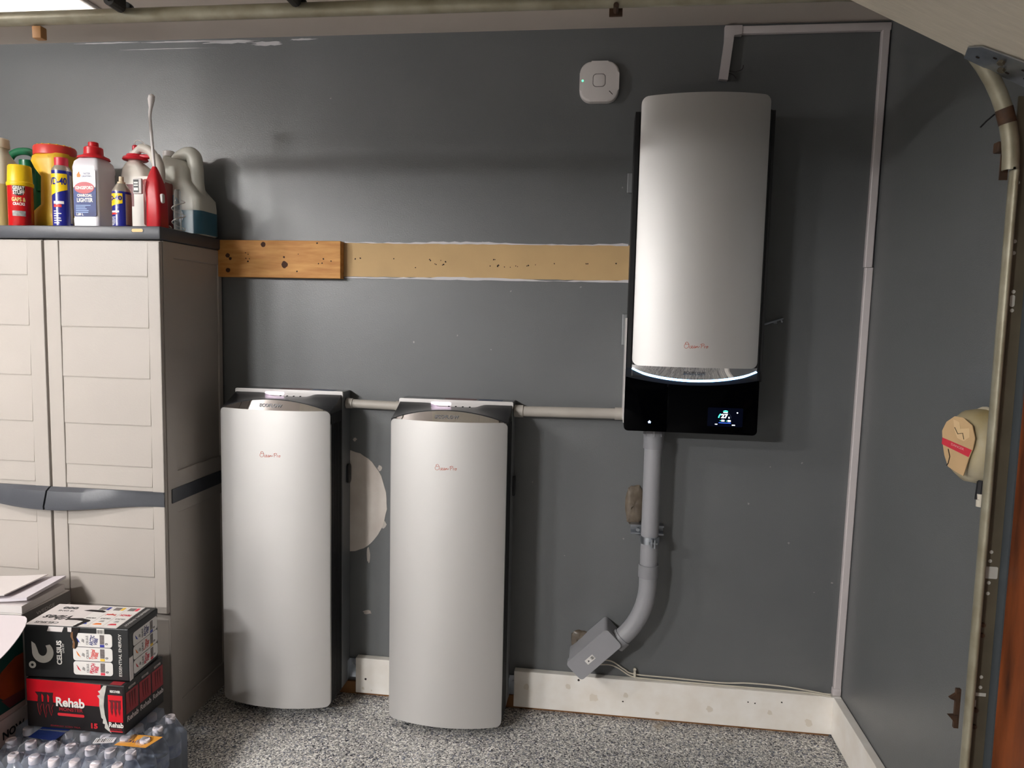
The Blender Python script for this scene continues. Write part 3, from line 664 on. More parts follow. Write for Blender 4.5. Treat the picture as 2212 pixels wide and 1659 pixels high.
# bottom corner plate with its roller
bm = B(); fr = (P0 - n0*0.0035 + Vector((0, -1.000, 0)) + d0*0.0, d0, Vector((0, -1, 0)), -n0)
plate(bm, [(-0.008, -0.002), (0.132, -0.002), (0.146, 0.040), (0.128, 0.065), (-0.008, 0.09)], fr, 0.003); cp = obj('corner_plate', bm, m_galv, t, smooth=False)
for x, y in ((0.115, 0.025), (0.045, 0.02), (0.03, 0.055), (0.09, 0.05), (0.01, 0.03), (0.005, 0.065)):
    bm = B(); plate(bm, rrect(0.008, 0.006, 0.002, 3, x, y), (fr[0] - n0*0.0032, d0, Vector((0, -1, 0)), -n0), 0.0004); obj('punched_hole', bm, m_dark, cp, smooth=False)
bm = B()
for x, y in ((0.06, 0.025), (0.075, 0.05)): q = fr[0] + d0*x + Vector((0, -y, 0)) - n0*0.003; cyl(bm, tuple(q), tuple(q - n0*0.006), 0.0075, 6)
obj('bolt', bm, m_iron, cp)
def roller(x, z):
    bm = B(); cyl(bm, (x, TY - 0.006, z), (x, TY + 0.006, z), 0.019, 18); cyl(bm, (x, TY, z), (x, TY - 0.07, z), 0.005, 8); r_ = obj('roller', bm, M('black roller', (24, 22, 20), 0.5), t)
    bm = B(); box(bm, x - 0.035, x + 0.045, -1.075, -1.004, 2.272, 2.2835, 0.002); cyl(bm, (x, -1.006, z), (x, -1.05, z), 0.014, 12); box(bm, x - 0.014, x + 0.014, -1.055, -1.006, z, 2.283); obj('hinge', bm, M('black hinge', (34, 32, 30), 0.6), r_, smooth=False)
roller(-1.190, 2.252); roller(-0.745, 2.252); roller(-0.14, 2.262)
bm = B(); q = P0 + d0*0.02; cyl(bm, (0.895, -1.04, 2.03), (0.895, -1.012, 2.03), 0.016, 14); obj('roller', bm, m_rust, t)
bm = B(); box(bm, -1.445, -1.420, TY - 0.004, TY + 0.018, 2.192, 2.222, 0.003); tag(obj('masking_tape', bm, M('old tape', (176, 128, 78), 0.6)), 'bit of brown tape stuck under the overhead track at left', 'tape')

# ================================================================== oval box on the right wall with torn cardboard
t = thing('covered_lamp_box', 'cream oval wall box with torn tan card and red tape, beside the track', 'wall box', (0.91, -0.84, 1.14))
bm = B(); rings = []
for s_, dx in ((1.0, 0.0), (1.02, 0.02), (0.97, 0.045), (0.80, 0.062), (0.5, 0.072), (0.1, 0.074)):
    rings.append([(0.918 - dx, -0.862 + 0.088*s_*math.cos(2*math.pi*i/28), 1.240 + 0.088*s_*math.sin(2*math.pi*i/28)) for i in range(28)])
loft(bm, rings); obj('housing', bm, M('old cream housing', (196, 190, 172), 0.45, col2=(168, 150, 104), vscale=7), t)
bm = B(); tube(bm, [(0.912, -0.862 + 0.092*math.cos(2*math.pi*i/28), 1.240 + 0.092*math.sin(2*math.pi*i/28)) for i in range(29)], 0.004, 6, False); obj('housing_rim', bm, M('cream rim', (200, 190, 168), 0.5), t)
CF = frame2((0.838, -0.893, 1.250), (0.30, -0.95, 0), (0.06, 0, 1))
card = [(-0.062, 0.022), (-0.050, 0.045), (-0.022, 0.062), (0.010, 0.062), (0.045, 0.048), (0.062, 0.020), (0.060, -0.005), (0.050, -0.030), (0.040, -0.072), (0.015, -0.068), (-0.020, -0.060), (-0.040, -0.035), (-0.052, -0.010)]
card = [(x*0.80, y) for x, y in card]
bm = B(); plate(bm, card, CF, 0.002); cd_ = obj('card_flap', bm, M('tan card', (196, 164, 122), 0.8, var=0.08, vscale=12), t, smooth=False)
CFo = lambda k: (CF[0] + CF[3]*k, CF[1], CF[2], CF[3])
bm = B(); plate(bm, [(-0.045, 0.006), (-0.044, -0.010), (0.040, -0.026), (0.046, -0.008)], CFo(0.0022), 0.0005); rt = obj('red_tape', bm, M('red tape', (204, 48, 66), 0.5), cd_, smooth=False)
text('DANGER', 0.008, (CF[0] + CF[3]*0.003 + CF[1]*0.005 - CF[2]*0.008, CF[1]*0.99 - CF[2]*0.15, CF[2], CF[3]), M('pink print', (232, 160, 160), 0.6), rt, width=0.04)
bm = B(); plate(bm, [(-0.02, 0.055), (0.0, 0.05), (0.005, 0.035), (0.03, 0.04), (0.035, 0.02), (0.02, 0.008), (0.0, 0.012), (-0.012, 0.03)], CFo(0.0022), 0.0004); obj('torn_patch', bm, M('torn light card', (214, 184, 140), 0.8), cd_, smooth=False)
bm = B(); tube(bm, [tuple(CF[0] + CF[3]*0.003 + CF[1]*x + CF[2]*y) for x, y in ((-0.022, -0.018), (-0.014, -0.035), (-0.016, -0.052), (-0.02, -0.058))], 0.001, 5)
tube(bm, [tuple(CF[0] + CF[3]*0.003 + CF[1]*x + CF[2]*y) for x, y in ((-0.012, 0.036), (0.0, 0.022), (0.014, 0.026), (0.02, 0.012))], 0.0008, 5); obj('pen_marks', bm, m_dark, cd_)
bm = B(); cyl(bm, (0.895, -0.905, 1.165), (0.89, -0.91, 1.12), 0.012, 10); obj('cable_gland', bm, m_blackpl, t)
bm = B(); cyl(bm, (0.89, -0.912, 1.135), (0.89, -0.914, 1.105), 0.010, 10); obj('cable_stub', bm, m_wirew, t)

# ================================================================== beige resin cabinet
m_cab = M('beige resin', (172, 165, 158), 0.45, var=0.03, vscale=4, bump=0.12, bscale=180)
m_cabd = M('charcoal resin', (70, 72, 78), 0.42, var=0.06, vscale=6, bump=0.1, bscale=150)
CX0, CX1, CYF, CYB = -2.362, -1.490, -0.395, -0.012
t = thing('storage_cabinet', 'tall beige resin storage cabinet with charcoal top and handle band', 'cabinet', (-1.925, -0.2, 0))
bm = B(); box(bm, CX0, CX1 - 0.006, CYF + 0.005, CYB, 0.0, 1.757, 0.004); obj('body', bm, m_cab, t, smooth=False)
bm = B(); box(bm, CX0 - 0.006, CX1 + 0.008, -0.420, CYB + 0.004, 1.757, 1.800, 0.006, 2); tp = obj('top', bm, m_cabd, t)
bm = B(); plate(bm, rrect(0.046, 0.015, 0.0065, 4), frame2((-1.562, -0.4202, 1.785), (1, 0, 0), (0, 0, 1)), 0.001); lg = obj('maker_badge', bm, m_blackpl, tp, smooth=False)
bm = B(); plate(bm, rrect(0.040, 0.010, 0.0045, 4), frame2((-1.562, -0.4213, 1.785), (1, 0, 0), (0, 0, 1)), 0.0008); obj('badge_inlay', bm, M('badge gold', (226, 176, 104), 0.4), lg, smooth=False)
# right side: frame round two recessed fields
def side_box(bm, y0, y1, z0, z1): box(bm, CX1 - 0.007, CX1, y0, y1, z0, z1, 0.002, 1)
bm = B()
side_box(bm, -0.392, -0.330, 0.0, 1.756); side_box(bm, -0.040, CYB - 0.001, 0.0, 1.756)
for z0, z1 in ((1.700, 1.756), (0.80, 0.952), (0.0, 0.10)): side_box(bm, -0.334, -0.036, z0, z1)
obj('side_frame', bm, m_cab, t, smooth=False)
bm = B(); box(bm, CX1 - 0.004, CX1 + 0.004, -0.372, CYB, 0.842, 0.893, 0.002); obj('side_band', bm, m_cabd, t, smooth=False)
def door(x0, x1, sx0, sx1):
    bm = B(); box(bm, x0, x1, -0.4075, CYF, 0.453, 1.753, 0.004); d = obj('door', bm, m_cab, t, smooth=False)
    bm = B()
    for a, b_ in ((x0 + 0.001, sx0), (sx1, x1 - 0.001)): box(bm, a, b_, -0.4125, -0.405, 0.455, 1.751, 0.003)
    obj('stile', bm, m_cab, d, smooth=False)
    zz = [1.745, 1.631, 1.457, 1.283, 1.120, 0.975, 0.905]; z2 = [0.83, 0.757, 0.583, 0.470]
    for Zs in (zz, z2):
        for za, zb_ in zip(Zs, Zs[1:]):
            bm = B(); prism(bm, [(-0.4070, za), (-0.4078, za), (-0.4112, zb_ + 0.004), (-0.4095, zb_), (-0.4070, zb_)], 'x', sx0 + 0.0015, sx1 - 0.0015)
            obj('siding_panel', bm, m_cab, d, smooth=False)
    return d
dr = door(-1.9165, CX1, -1.862, -1.535); dl = door(CX0, -1.9235, -2.312, -1.982)
# bowed handle bands
def handle(par, xa, xb, xin):
    rings = []
    for i in range(25):
        x = xa + (xb - xa)*i/24; k = 0.5 + 0.5*math.cos(math.pi*min(1, abs(x + 1.920)/0.42)); 
        y = -0.4135 - 0.036*k; zl = 0.838 - 0.024*k; zh = 0.892
        rings.append([(x, -0.409, zl), (x, y, zl + 0.002), (x, y - 0.002, zl + 0.014), (x, y + 0.014*k, zh - 0.012), (x, -0.418, zh), (x, -0.409, zh)])
    bm = B(); loft(bm, rings); obj('handle', bm, m_cabd, par, angle=0.5)
handle(dr, -1.9165, CX1 - 0.001, 0); handle(dl, CX0, -1.9235, 0)

# ================================================================== things on top of the cabinet (z = 1.80)
TZ = 1.800
m_y = M('yellow plastic', (236, 196, 20), 0.4); m_rd = M('red can paint', (196, 22, 24), 0.3, coat=0.3); m_wt = M('print white', (236, 232, 226), 0.5)
m_bk = M('print black', (18, 18, 20), 0.5); m_nv = M('navy can paint', (24, 32, 132), 0.28, coat=0.4); m_rc = M('red cap plastic', (206, 24, 44), 0.35)
m_gold = M('print gold', (226, 178, 40), 0.5); m_can = M('bare tin', (196, 190, 178), 0.3, metal=0.8)
def face_angle(x, y): return math.degrees(math.atan2(-2.7 - y, 0 - x))
def cfr(cx, cy, r, ang, z):
    a = math.radians(ang); n = Vector((math.cos(a), math.sin(a), 0)); return (Vector((cx + n.x*r, cy + n.y*r, z)), Vector((-n.y, n.x, 0)), Vector((0, 0, 1)), n)
# foam can
cx, cy, r = -2.040, -0.362, 0.0385; A0 = face_angle(cx, cy) - 6
t = thing('foam_can', 'red spray foam can with a wide yellow cap on the cabinet', 'spray can', (cx, cy, TZ))
bm = B(); lathe(bm, [(0.0, 0), (r - 0.002, 0), (r, 0.003), (r, 0.145), (r - 0.004, 0.150), (0.0, 0.150)], (cx, cy, TZ), 36); bd = obj('body', bm, m_rd, t)
bm = B(); lathe(bm, [(r + 0.0015, 0.138), (r + 0.0025, 0.142), (r + 0.0025, 0.150), (r - 0.0005, 0.153), (r - 0.003, 0.206), (r - 0.006, 0.210), (0, 0.210)], (cx, cy, TZ), 36); obj('cap', bm, m_y, t)
bm = B(); wrap(bm, cx, cy, r, A0 - 30, A0 + 26, lambda q: TZ + 0.104 + 0.018*(2*q - 1)**4, TZ + 0.1375); lb = obj('label_shield', bm, m_bk, bd)
text('GREAT', 0.017, cfr(cx, cy, r, A0 - 2, TZ + 0.129), m_wt, lb, cyl_=(cx, cy, r), width=0.034, bold=0.0006, off=0.001)
text('STUFF', 0.019, cfr(cx, cy, r, A0 - 2, TZ + 0.114), m_wt, lb, cyl_=(cx, cy, r), width=0.034, bold=0.0006, off=0.001)
text('GAPS &', 0.019, cfr(cx, cy, r, A0 - 4, TZ + 0.090), M('print pale gold', (232, 206, 130), 0.5), bd, cyl_=(cx, cy, r), width=0.042, bold=0.0006, off=0.0006)
text('CRACKS', 0.013, cfr(cx, cy, r, A0 - 3, TZ + 0.075), m_wt, bd, cyl_=(cx, cy, r), width=0.036, bold=0.0004, off=0.0006)
bm = B(); wrap(bm, cx, cy, r, A0 - 34, A0 + 26, TZ + 0.034, TZ + 0.052); obj('label_picture', bm, M('grey picture', (140, 140, 136), 0.5, var=0.4, vscale=60), bd)
# blue-yellow lubricant cans
def lube_can(name, label, cx, cy, r, h, rot, capped):
    t = thing(name, label, 'spray can', (cx, cy, TZ), 0, None); A0 = face_angle(cx, cy) + rot
    bm = B(); lathe(bm, [(0, 0), (r - 0.001, 0), (r + 0.001, 0.002), (r, 0.005), (r, h), (0, h)], (cx, cy, TZ), 36); bd = obj('body', bm, m_nv, t)
    bm = B(); lathe(bm, [(r, h - 0.002), (r - 0.001, h + 0.006), (r*0.62, h + 0.022), (r*0.5, h + 0.028), (0, h + 0.028)], (cx, cy, TZ), 30); obj('shoulder', bm, m_can, t)
    if capped:
        bm = B(); lathe(bm, [(r*0.70, h + 0.016), (r*0.70, h + 0.044), (r*0.64, h + 0.046), (0, h + 0.046)], (cx, cy, TZ), 28); obj('cap', bm, M('red lid', (206, 46, 66), 0.4), t)
    else:
        bm = B(); lathe(bm, [(r*0.42, h + 0.026), (r*0.42, h + 0.034), (r*0.26, h + 0.036), (r*0.24, h + 0.052), (0, h + 0.053)], (cx, cy, TZ), 20); obj('nozzle', bm, M('cream nozzle', (214, 196, 166), 0.5), t)
    zt = TZ + h*0.94; zs = TZ + h*0.66; zl = TZ + h*0.52
    bm = B(); wrap(bm, cx, cy, r, A0 - 118, A0 + 26, lambda q: zl + (zs - zl)*q, zt); sh = obj('label_shield', bm, M('label yellow', (246, 206, 24), 0.35), bd)
    text('WD-40', h*0.17, cfr(cx, cy, r, A0 - 42, TZ + h*0.80), m_nv, sh, cyl_=(cx, cy, r), width=r*2.3, bold=0.0008, off=0.001)
    bm = B(); wrap(bm, cx, cy, r, A0 - 60, A0 + 4, TZ + h*0.40, TZ + h*0.45); obj('label_band', bm, m_wt, bd)
    bm = B(); wrap(bm, cx, cy, r, A0 - 60, A0 - 10, TZ + h*0.34, TZ + h*0.39); obj('label_band', bm, M('print red', (214, 40, 30), 0.5), bd)
    bm = B()
    for k in range(6): wrap(bm, cx, cy, r, A0 - 62, A0 - 62 + random.uniform(28, 60), TZ + h*(0.05 + 0.042*k), TZ + h*(0.068 + 0.042*k))
    obj('small_print', bm, m_wt, bd)
    bm = B(); wrap(bm, cx, cy, r, A0 + 44, A0 + 130, TZ + h*0.06, TZ + h*0.93); obj('text_panel', bm, M('grey text panel', (168, 158, 146), 0.5, var=0.12, vscale=120, stretch=(1, 1, 8)), bd)
lube_can('lubricant_can', 'tall blue and yellow lubricant spray can with red cap', -1.872, -0.372, 0.0305, 0.188, 4, True)
lube_can('lubricant_can', 'short blue and yellow lubricant can with open cream nozzle', -1.650, -0.372, 0.0300, 0.118, -22, False)
# yellow canister with red ring lid
cx, cy = -2.005, -0.235
t = thing('yellow_canister', 'yellow plastic canister with red ring lid behind the spray cans', 'canister', (cx, cy, TZ))
bm = B(); rings = []
for z, w_, d_ in ((0.0, 0.130, 0.128), (0.004, 0.136, 0.134), (0.05, 0.136, 0.134), (0.070, 0.126, 0.132), (0.090, 0.100, 0.130), (0.19, 0.096, 0.130), (0.222, 0.122, 0.132), (0.245, 0.134, 0.134), (0.262, 0.130, 0.130), (0.272, 0.118, 0.118)):
    rings.append([(cx + x + (0.136 - w_)*0.45, cy + y, TZ + z) for x, y in rrect(w_, d_, 0.045, 6)])
loft(bm, rings); obj('body', bm, M('translucent yellow', (232, 190, 46), 0.45, col2=(212, 164, 30), vscale=9), t, angle=0.9)
bm = B(); lathe(bm, [(0.060, 0.266), (0.069, 0.268), (0.069, 0.294), (0.066, 0.300), (0.060, 0.300), (0.060, 0.290), (0, 0.290)], (cx, cy, TZ), 40); ld2 = obj('lid', bm, M('red lid ring', (208, 60, 52), 0.4), t)
bm = B()
for k in range(16): a = 2*math.pi*k/16; cyl(bm, (cx + 0.060*math.cos(a), cy + 0.060*math.sin(a), TZ + 0.289), (cx + 0.060*math.cos(a), cy + 0.060*math.sin(a), TZ + 0.303), 0.0035, 6)
obj('lid_teeth', bm, m_y, ld2)
bm = B(); lathe(bm, [(0.0585, 0.29), (0.0585, 0.302), (0.055, 0.304), (0, 0.304)], (cx, cy, TZ), 32); obj('lid_insert', bm, M('amber lid', (214, 168, 40), 0.4), ld2)
# cloudy jug at the frame edge
def jug_rings(cx, cy, L, r=0.03): return [[(cx + x, cy + y, TZ + z) for x, y in rrect(w_, d_, min(r, w_/2.2, d_/2.2), 6)] for z, w_, d_ in L]
cx, cy = -2.225, -0.245
t = thing('cloudy_jug', 'cloudy plastic jug with amber liquid at the far left of the cabinet', 'jug', (cx, cy, TZ))
bm = B(); loft(bm, jug_rings(cx, cy, [(0, .135, .135), (.004, .145, .145), (.17, .145, .145), (.22, .125, .125), (.27, .075, .075), (.285, .062, .062), (.30, .060, .060)])); obj('body', bm, M('cloudy plastic', (206, 200, 182), 0.35), t, angle=0.9)
bm = B(); loft(bm, jug_rings(cx, cy, [(0.002, .1362, .1362), (.004, .1466, .1466), (.16, .1466, .1466)])); obj('liquid', bm, M('amber liquid', (182, 164, 112), 0.3), t, angle=0.9)
bm = B(); lathe(bm, [(0.036, 0.298), (0.037, 0.30), (0.036, 0.328), (0.033, 0.332), (0, 0.332)], (cx, cy, TZ), 30); obj('cap', bm, M('cream cap', (226, 212, 190), 0.45), t)
# green jug handle behind
cx, cy = -2.255, -0.078
m_gr = M('green plastic', (18, 104, 66), 0.35)
t = thing('green_jug', 'dark green jug showing its loop handle behind the yellow canister', 'jug', (cx, cy, TZ))
bm = B(); loft(bm, jug_rings(cx, cy, [(0, .15, .10), (.004, .16, .11), (.15, .16, .11), (.21, .12, .09), (.235, .06, .06), (.25, .05, .05), (.29, .05, .05)])); obj('body', bm, m_gr, t, angle=0.9)
bm = B(); tube(bm, spline([(cx - 0.045, cy - 0.02, TZ + 0.20), (cx - 0.055, cy - 0.025, TZ + 0.25), (cx - 0.04, cy - 0.03, TZ + 0.30), (cx + 0.0, cy - 0.03, TZ + 0.318), (cx + 0.05, cy - 0.03, TZ + 0.31), (cx + 0.075, cy - 0.03, TZ + 0.27), (cx + 0.07, cy - 0.025, TZ + 0.17)], 6), 0.014, 12); obj('handle', bm, m_gr, t)
# charcoal lighter bottle
bx, by = -1.785, -0.325
t = thing('lighter_fluid_bottle', 'white square lighter fluid bottle with red cap and blue label', 'bottle', (bx, by, TZ))
m_lf = M('milky bottle', (226, 224, 230), 0.35, var=0.02, vscale=6)
L = [(0, .088, .090), (.004, .098, .100), (.03, .100, .102), (.034, .097, .099), (.19, .097, .099), (.195, .100, .102), (.205, .100, .102), (.225, .092, .094), (.245, .060, .062), (.252, .046, .046), (.262, .044, .044)]
bm = B(); loft(bm, [[(bx + x, by + y, TZ + z) for x, y in rrect(w_, d_, min(.014, w_*.3), 5)] for z, w_, d_ in L]); bd = obj('body', bm, m_lf, t, angle=0.7)
bm = B(); lathe(bm, [(0.052, 0.238), (0.050, 0.244), (0.036, 0.250), (0.031, 0.254), (0.030, 0.276), (0.027, 0.279), (0.017, 0.281), (0.016, 0.295), (0.013, 0.297), (0, 0.297)], (bx, by, TZ), 32); obj('cap', bm, M('red closure', (204, 30, 40), 0.35), t)
FF = lambda x, z: frame2((bx + x, by - 0.0500, TZ + z), (1, 0, 0), (0, 0, 1))
bm = B(); plate(bm, rrect(0.084, 0.100, 0.006, 3), FF(0, 0.086), 0.001); lb = obj('blue_label', bm, M('label blue', (16, 32, 90), 0.5, col2=(34, 60, 130), vscale=12), bd, smooth=False)
bm = B(); plate(bm, rrect(0.084, 0.062, 0.006, 3), FF(0, 0.163), 0.001); lw = obj('white_label', bm, M('label white', (236, 236, 240), 0.4), bd, smooth=False)
bm = B(); plate(bm, [(0.037*math.cos(2*math.pi*i/28), 0.020*math.sin(2*math.pi*i/28)) for i in range(28)], FF(0.0, 0.133), 0.0018); bg = obj('red_badge', bm, M('badge red', (180, 20, 40), 0.4), bd, smooth=False)
text('KINGSFORD', 0.0145, FF(0, 0.1325), m_wt, bg, width=0.066, bold=0.0006, off=0.002)
text('CHARCOAL', 0.0125, FF(0.0, 0.107), m_wt, lb, width=0.056, bold=0.0006, off=0.0014)
text('LIGHTER', 0.019, FF(0.0, 0.091), m_wt, lb, width=0.060, bold=0.0007, off=0.0014)
m_ltb = M('print pale blue', (150, 176, 220), 0.5)
text('FASTER\nLIGHTING', 0.0085, FF(0.010, 0.176), M('print navy', (60, 70, 120), 0.5), lw, width=0.034, off=0.0014)
bm = B(); plate(bm, [(-.006, -.009), (.005, -.009), (.007, -.002), (.003, .003), (.002, .010), (-.003, .004), (-.007, -.001)], FF(-0.020, 0.178), 0.0018); obj('flame_print', bm, M('print orange', (236, 130, 30), 0.5), lw, smooth=False)
for k in range(5):
    bm = B(); plate(bm, rect(-0.034, random.uniform(0.0, 0.034), -0.0013, 0.0013), FF(0, 0.074 - 0.006*k), 0.0014); obj('small_print', bm, m_ltb, lb, smooth=False)
text('1.89 L', 0.010, FF(-0.020, 0.043), m_wt, lb, width=0.026, bold=0.0004, off=0.0014)
# white weed-killer jug with loop handle
cx, cy = -1.655, -0.225
t = thing('sprayer_jug', 'white sprayer jug with red collar and big loop handle', 'jug', (cx, cy, TZ))
m_sj = M('white jug plastic', (222, 216, 206), 0.4)
bm = B(); loft(bm, jug_rings(cx, cy, [(0, .135, .105), (.004, .145, .115), (.16, .145, .115), (.19, .140, .110)], 0.025)); obj('body', bm, m_sj, t, angle=0.8)
bm = B(); rings = []
for z, w_, d_, ox in ((0.170, .105, .108, -.020), (.195, .098, .104, -.023), (.222, .082, .090, -.031), (.242, .058, .064, -.039), (.25, .046, .046, -.042), (.262, .044, .044, -.042)):
    rings.append([(cx + ox + x, cy + y, TZ + z) for x, y in rrect(w_, d_, .020, 6)])
loft(bm, rings); obj('neck', bm, m_sj, t, angle=0.8)
bm = B(); tube(bm, spline([(cx - 0.040, cy - 0.01, TZ + 0.274), (cx - 0.012, cy - 0.01, TZ + 0.296), (cx + 0.022, cy - 0.01, TZ + 0.286), (cx + 0.048, cy - 0.01, TZ + 0.250), (cx + 0.056, cy - 0.01, TZ + 0.21), (cx + 0.052, cy - 0.01, TZ + 0.16)], 6), [0.013]*6 + [0.016]*10 + [0.020]*15, 14); obj('handle', bm, m_sj, t)
bm = B(); box(bm, cx + 0.018, cx + 0.0735, cy - 0.059, cy + 0.052, TZ + 0.012, TZ + 0.185, 0.012, 3); obj('red_liquid_side', bm, M('red through plastic', (176, 96, 90), 0.4, col2=(150, 60, 58), vscale=8), t)
bm = B(); plate(bm, rect(-0.055, -0.012, -0.055, 0.022), frame2((cx, cy - 0.0576, TZ + 0.14), (1, 0, 0), (0, 0, 1)), 0.0008); obj('maroon_label', bm, M('maroon label', (110, 22, 32), 0.45), t, smooth=False)
bm = B(); lathe(bm, [(0.040, 0.255), (0.043, 0.258), (0.040, 0.266), (0.030, 0.270), (0.028, 0.276), (0, 0.276)], (cx - 0.042, cy, TZ), 28); obj('collar', bm, m_rc, t)
bm = B(); box(bm, cx - 0.04, cx + 0.022, cy - 0.014, cy + 0.014, TZ + 0.262, TZ + 0.276, 0.005); obj('collar_arm', bm, m_rc, t)
bm = B(); lathe(bm, [(0.018, 0.274), (0.019, 0.284), (0.012, 0.290), (0, 0.290)], (cx - 0.042, cy, TZ), 20); obj('valve', bm, m_white, t)
bm = B(); lathe(bm, [(0.005, 0.288), (0.0095, 0.291), (0.0095, 0.307), (0.006, 0.310), (0, 0.310)], (cx - 0.042, cy, TZ), 16); obj('red_plug', bm, m_rc, t)
bm = B(); tube(bm, spline([(cx - 0.042, cy, TZ + 0.308), (cx - 0.038, cy - 0.005, TZ + 0.322), (cx - 0.015, cy - 0.012, TZ + 0.324), (cx + 0.012, cy - 0.018, TZ + 0.305), (cx + 0.03, cy - 0.022, TZ + 0.285)], 6), 0.0016, 6); obj('feed_hose', bm, m_white, t)
# battery spray wand
cx, cy = -1.532, -0.360
t = thing('spray_wand', 'red handheld spray wand with long bent white nozzle', 'sprayer', (cx, cy, TZ))
bm = B(); rings = []
for z, w_, d_, ox in ((0, .050, .058, .004), (.004, .054, .062, .004), (.09, .052, .060, .004), (.125, .054, .058, 0), (.15, .050, .050, -.002), (.175, .036, .036, -.003), (.195, .022, .022, -.003), (.206, .012, .012, -.003)):
    rings.append([(cx + ox + x, cy + y, TZ + z) for x, y in rrect(w_, d_, min(.014, w_*.35), 5)])
loft(bm, rings); obj('grip', bm, M('red wand plastic', (190, 22, 34), 0.4), t, angle=0.7)
bm = B(); tube(bm, [(cx - 0.003, cy, TZ + 0.200), (cx - 0.009, cy - 0.002, TZ + 0.29), (cx - 0.013, cy - 0.004, TZ + 0.368), (cx - 0.011, cy - 0.006, TZ + 0.384), (cx - 0.007, cy - 0.008, TZ + 0.398), (cx - 0.005, cy - 0.009, TZ + 0.410), (cx - 0.003, cy - 0.01, TZ + 0.425), (cx + 0.0, cy - 0.011, TZ + 0.437), (cx + 0.0015, cy - 0.012, TZ + 0.442)],
              [0.0050, 0.0048, 0.0046, 0.0055, 0.0060, 0.0085, 0.0110, 0.0100, 0.004], 12); obj('nozzle_lance', bm, m_white, t)
bm = B(); box(bm, cx - 0.054, cx - 0.022, cy - 0.046, cy - 0.034, TZ + 0.108, TZ + 0.160, 0.004); tg = obj('instruction_tag', bm, m_white, t)
bm = B(); plate(bm, rect(-0.0095, 0.0095, -0.021, 0.021), frame2((cx - 0.041, cy - 0.0462, TZ + 0.134), (1, 0, 0), (0, 0, 1)), 0.0005); tb = obj('tag_print', bm, m_bk, tg, smooth=False)
bm = B()
for z0, z1 in ((0.142, 0.147), (0.134, 0.138), (0.119, 0.128)): plate(bm, rect(-0.0075, 0.0075, z0 - 0.134, z1 - 0.134), frame2((cx - 0.041, cy - 0.0469, TZ + 0.134), (1, 0, 0), (0, 0, 1)), 0.0003)
obj('tag_lines', bm, m_wt, tb, smooth=False)
bm = B(); prism(bm, rrect(0.016, 0.032, 0.007, 4, cy - 0.012, TZ + 0.098), 'x', cx + 0.026, cx + 0.036, 0.003); obj('trigger', bm, m_white, t)
# washer fluid jug at the cabinet's back corner
cx, cy = -1.570, -0.112
t = thing('washer_fluid_jug', 'cloudy gallon jug part full of blue fluid at the cabinet corner', 'jug', (cx, cy, TZ))
m_wj = M('cloudy jug plastic', (206, 206, 196), 0.35)
bm = B(); rings = []
for z, x0, x1, d_ in ((0, -.084, .084, .13), (.004, -.092, .092, .14), (.10, -.092, .092, .14), (.135, -.090, .088, .14), (.165, -.088, .060, .135), (.20, -.086, .034, .125), (.245, -.088, .028, .11), (.275, -.086, .004, .08), (.290, -.088, -.052, .040), (.300, -.088, -.052, .036)):
    rings.append([(cx + (x0+x1)/2 + x, cy + y, TZ + z) for x, y in rrect(x1 - x0, d_, min(.030, (x1-x0)*.42, d_*.42), 6)])
loft(bm, rings); bd = obj('body', bm, m_wj, t, angle=1.0)
bm = B(); hp = spline([(cx - 0.060, cy, TZ + 0.255), (cx - 0.030, cy, TZ + 0.288), (cx + 0.005, cy, TZ + 0.302), (cx + 0.030, cy, TZ + 0.292), (cx + 0.037, cy, TZ + 0.25), (cx + 0.040, cy, TZ + 0.19), (cx + 0.050, cy, TZ + 0.13)], 6)
tube(bm, hp, [0.018 + 0.010*min(1, i/14) for i in range(len(hp))], 16); obj('handle', bm, m_wj, t)
bm = B(); rings = []
for z, x0, x1, d_ in ((0.002, -.0852, .0852, .1312), (.004, -.0928, .0928, .1416), (.088, -.0928, .0928, .1416)):
    rings.append([(cx + (x0+x1)/2 + x, cy + y, TZ + z) for x, y in rrect(x1 - x0, d_, .030, 6)])
loft(bm, rings); obj('blue_fluid', bm, M('blue fluid', (52, 96, 116), 0.3), t, angle=1.0)
bm = B(); lathe(bm, [(0.021, 0.294), (0.021, 0.312), (0.018, 0.314), (0, 0.314)], (cx - 0.070, cy, TZ), 24); obj('cap', bm, m_white, t)
bm = B(); plate(bm, [(0.046*math.cos(2*math.pi*i/26), 0.060*math.sin(2*math.pi*i/26)) for i in range(26)], frame2((cx - 0.026, cy - 0.0712, TZ + 0.085), (1, 0, 0), (0, 0, 1)), 0.0008); lb = obj('blue_label', bm, M('washer label', (22, 44, 92), 0.4, col2=(90, 160, 190), vscale=20), bd, smooth=False)
bm = B(); plate(bm, [(0.018*math.cos(2*math.pi*i/20), 0.022*math.sin(2*math.pi*i/20)) for i in range(20)], frame2((cx + 0.012, cy - 0.0722, TZ + 0.066), (1, 0, 0), (0, 0, 1)), 0.0008); l2 = obj('round_label', bm, M('washer label white', (190, 200, 214), 0.4), lb, smooth=False)
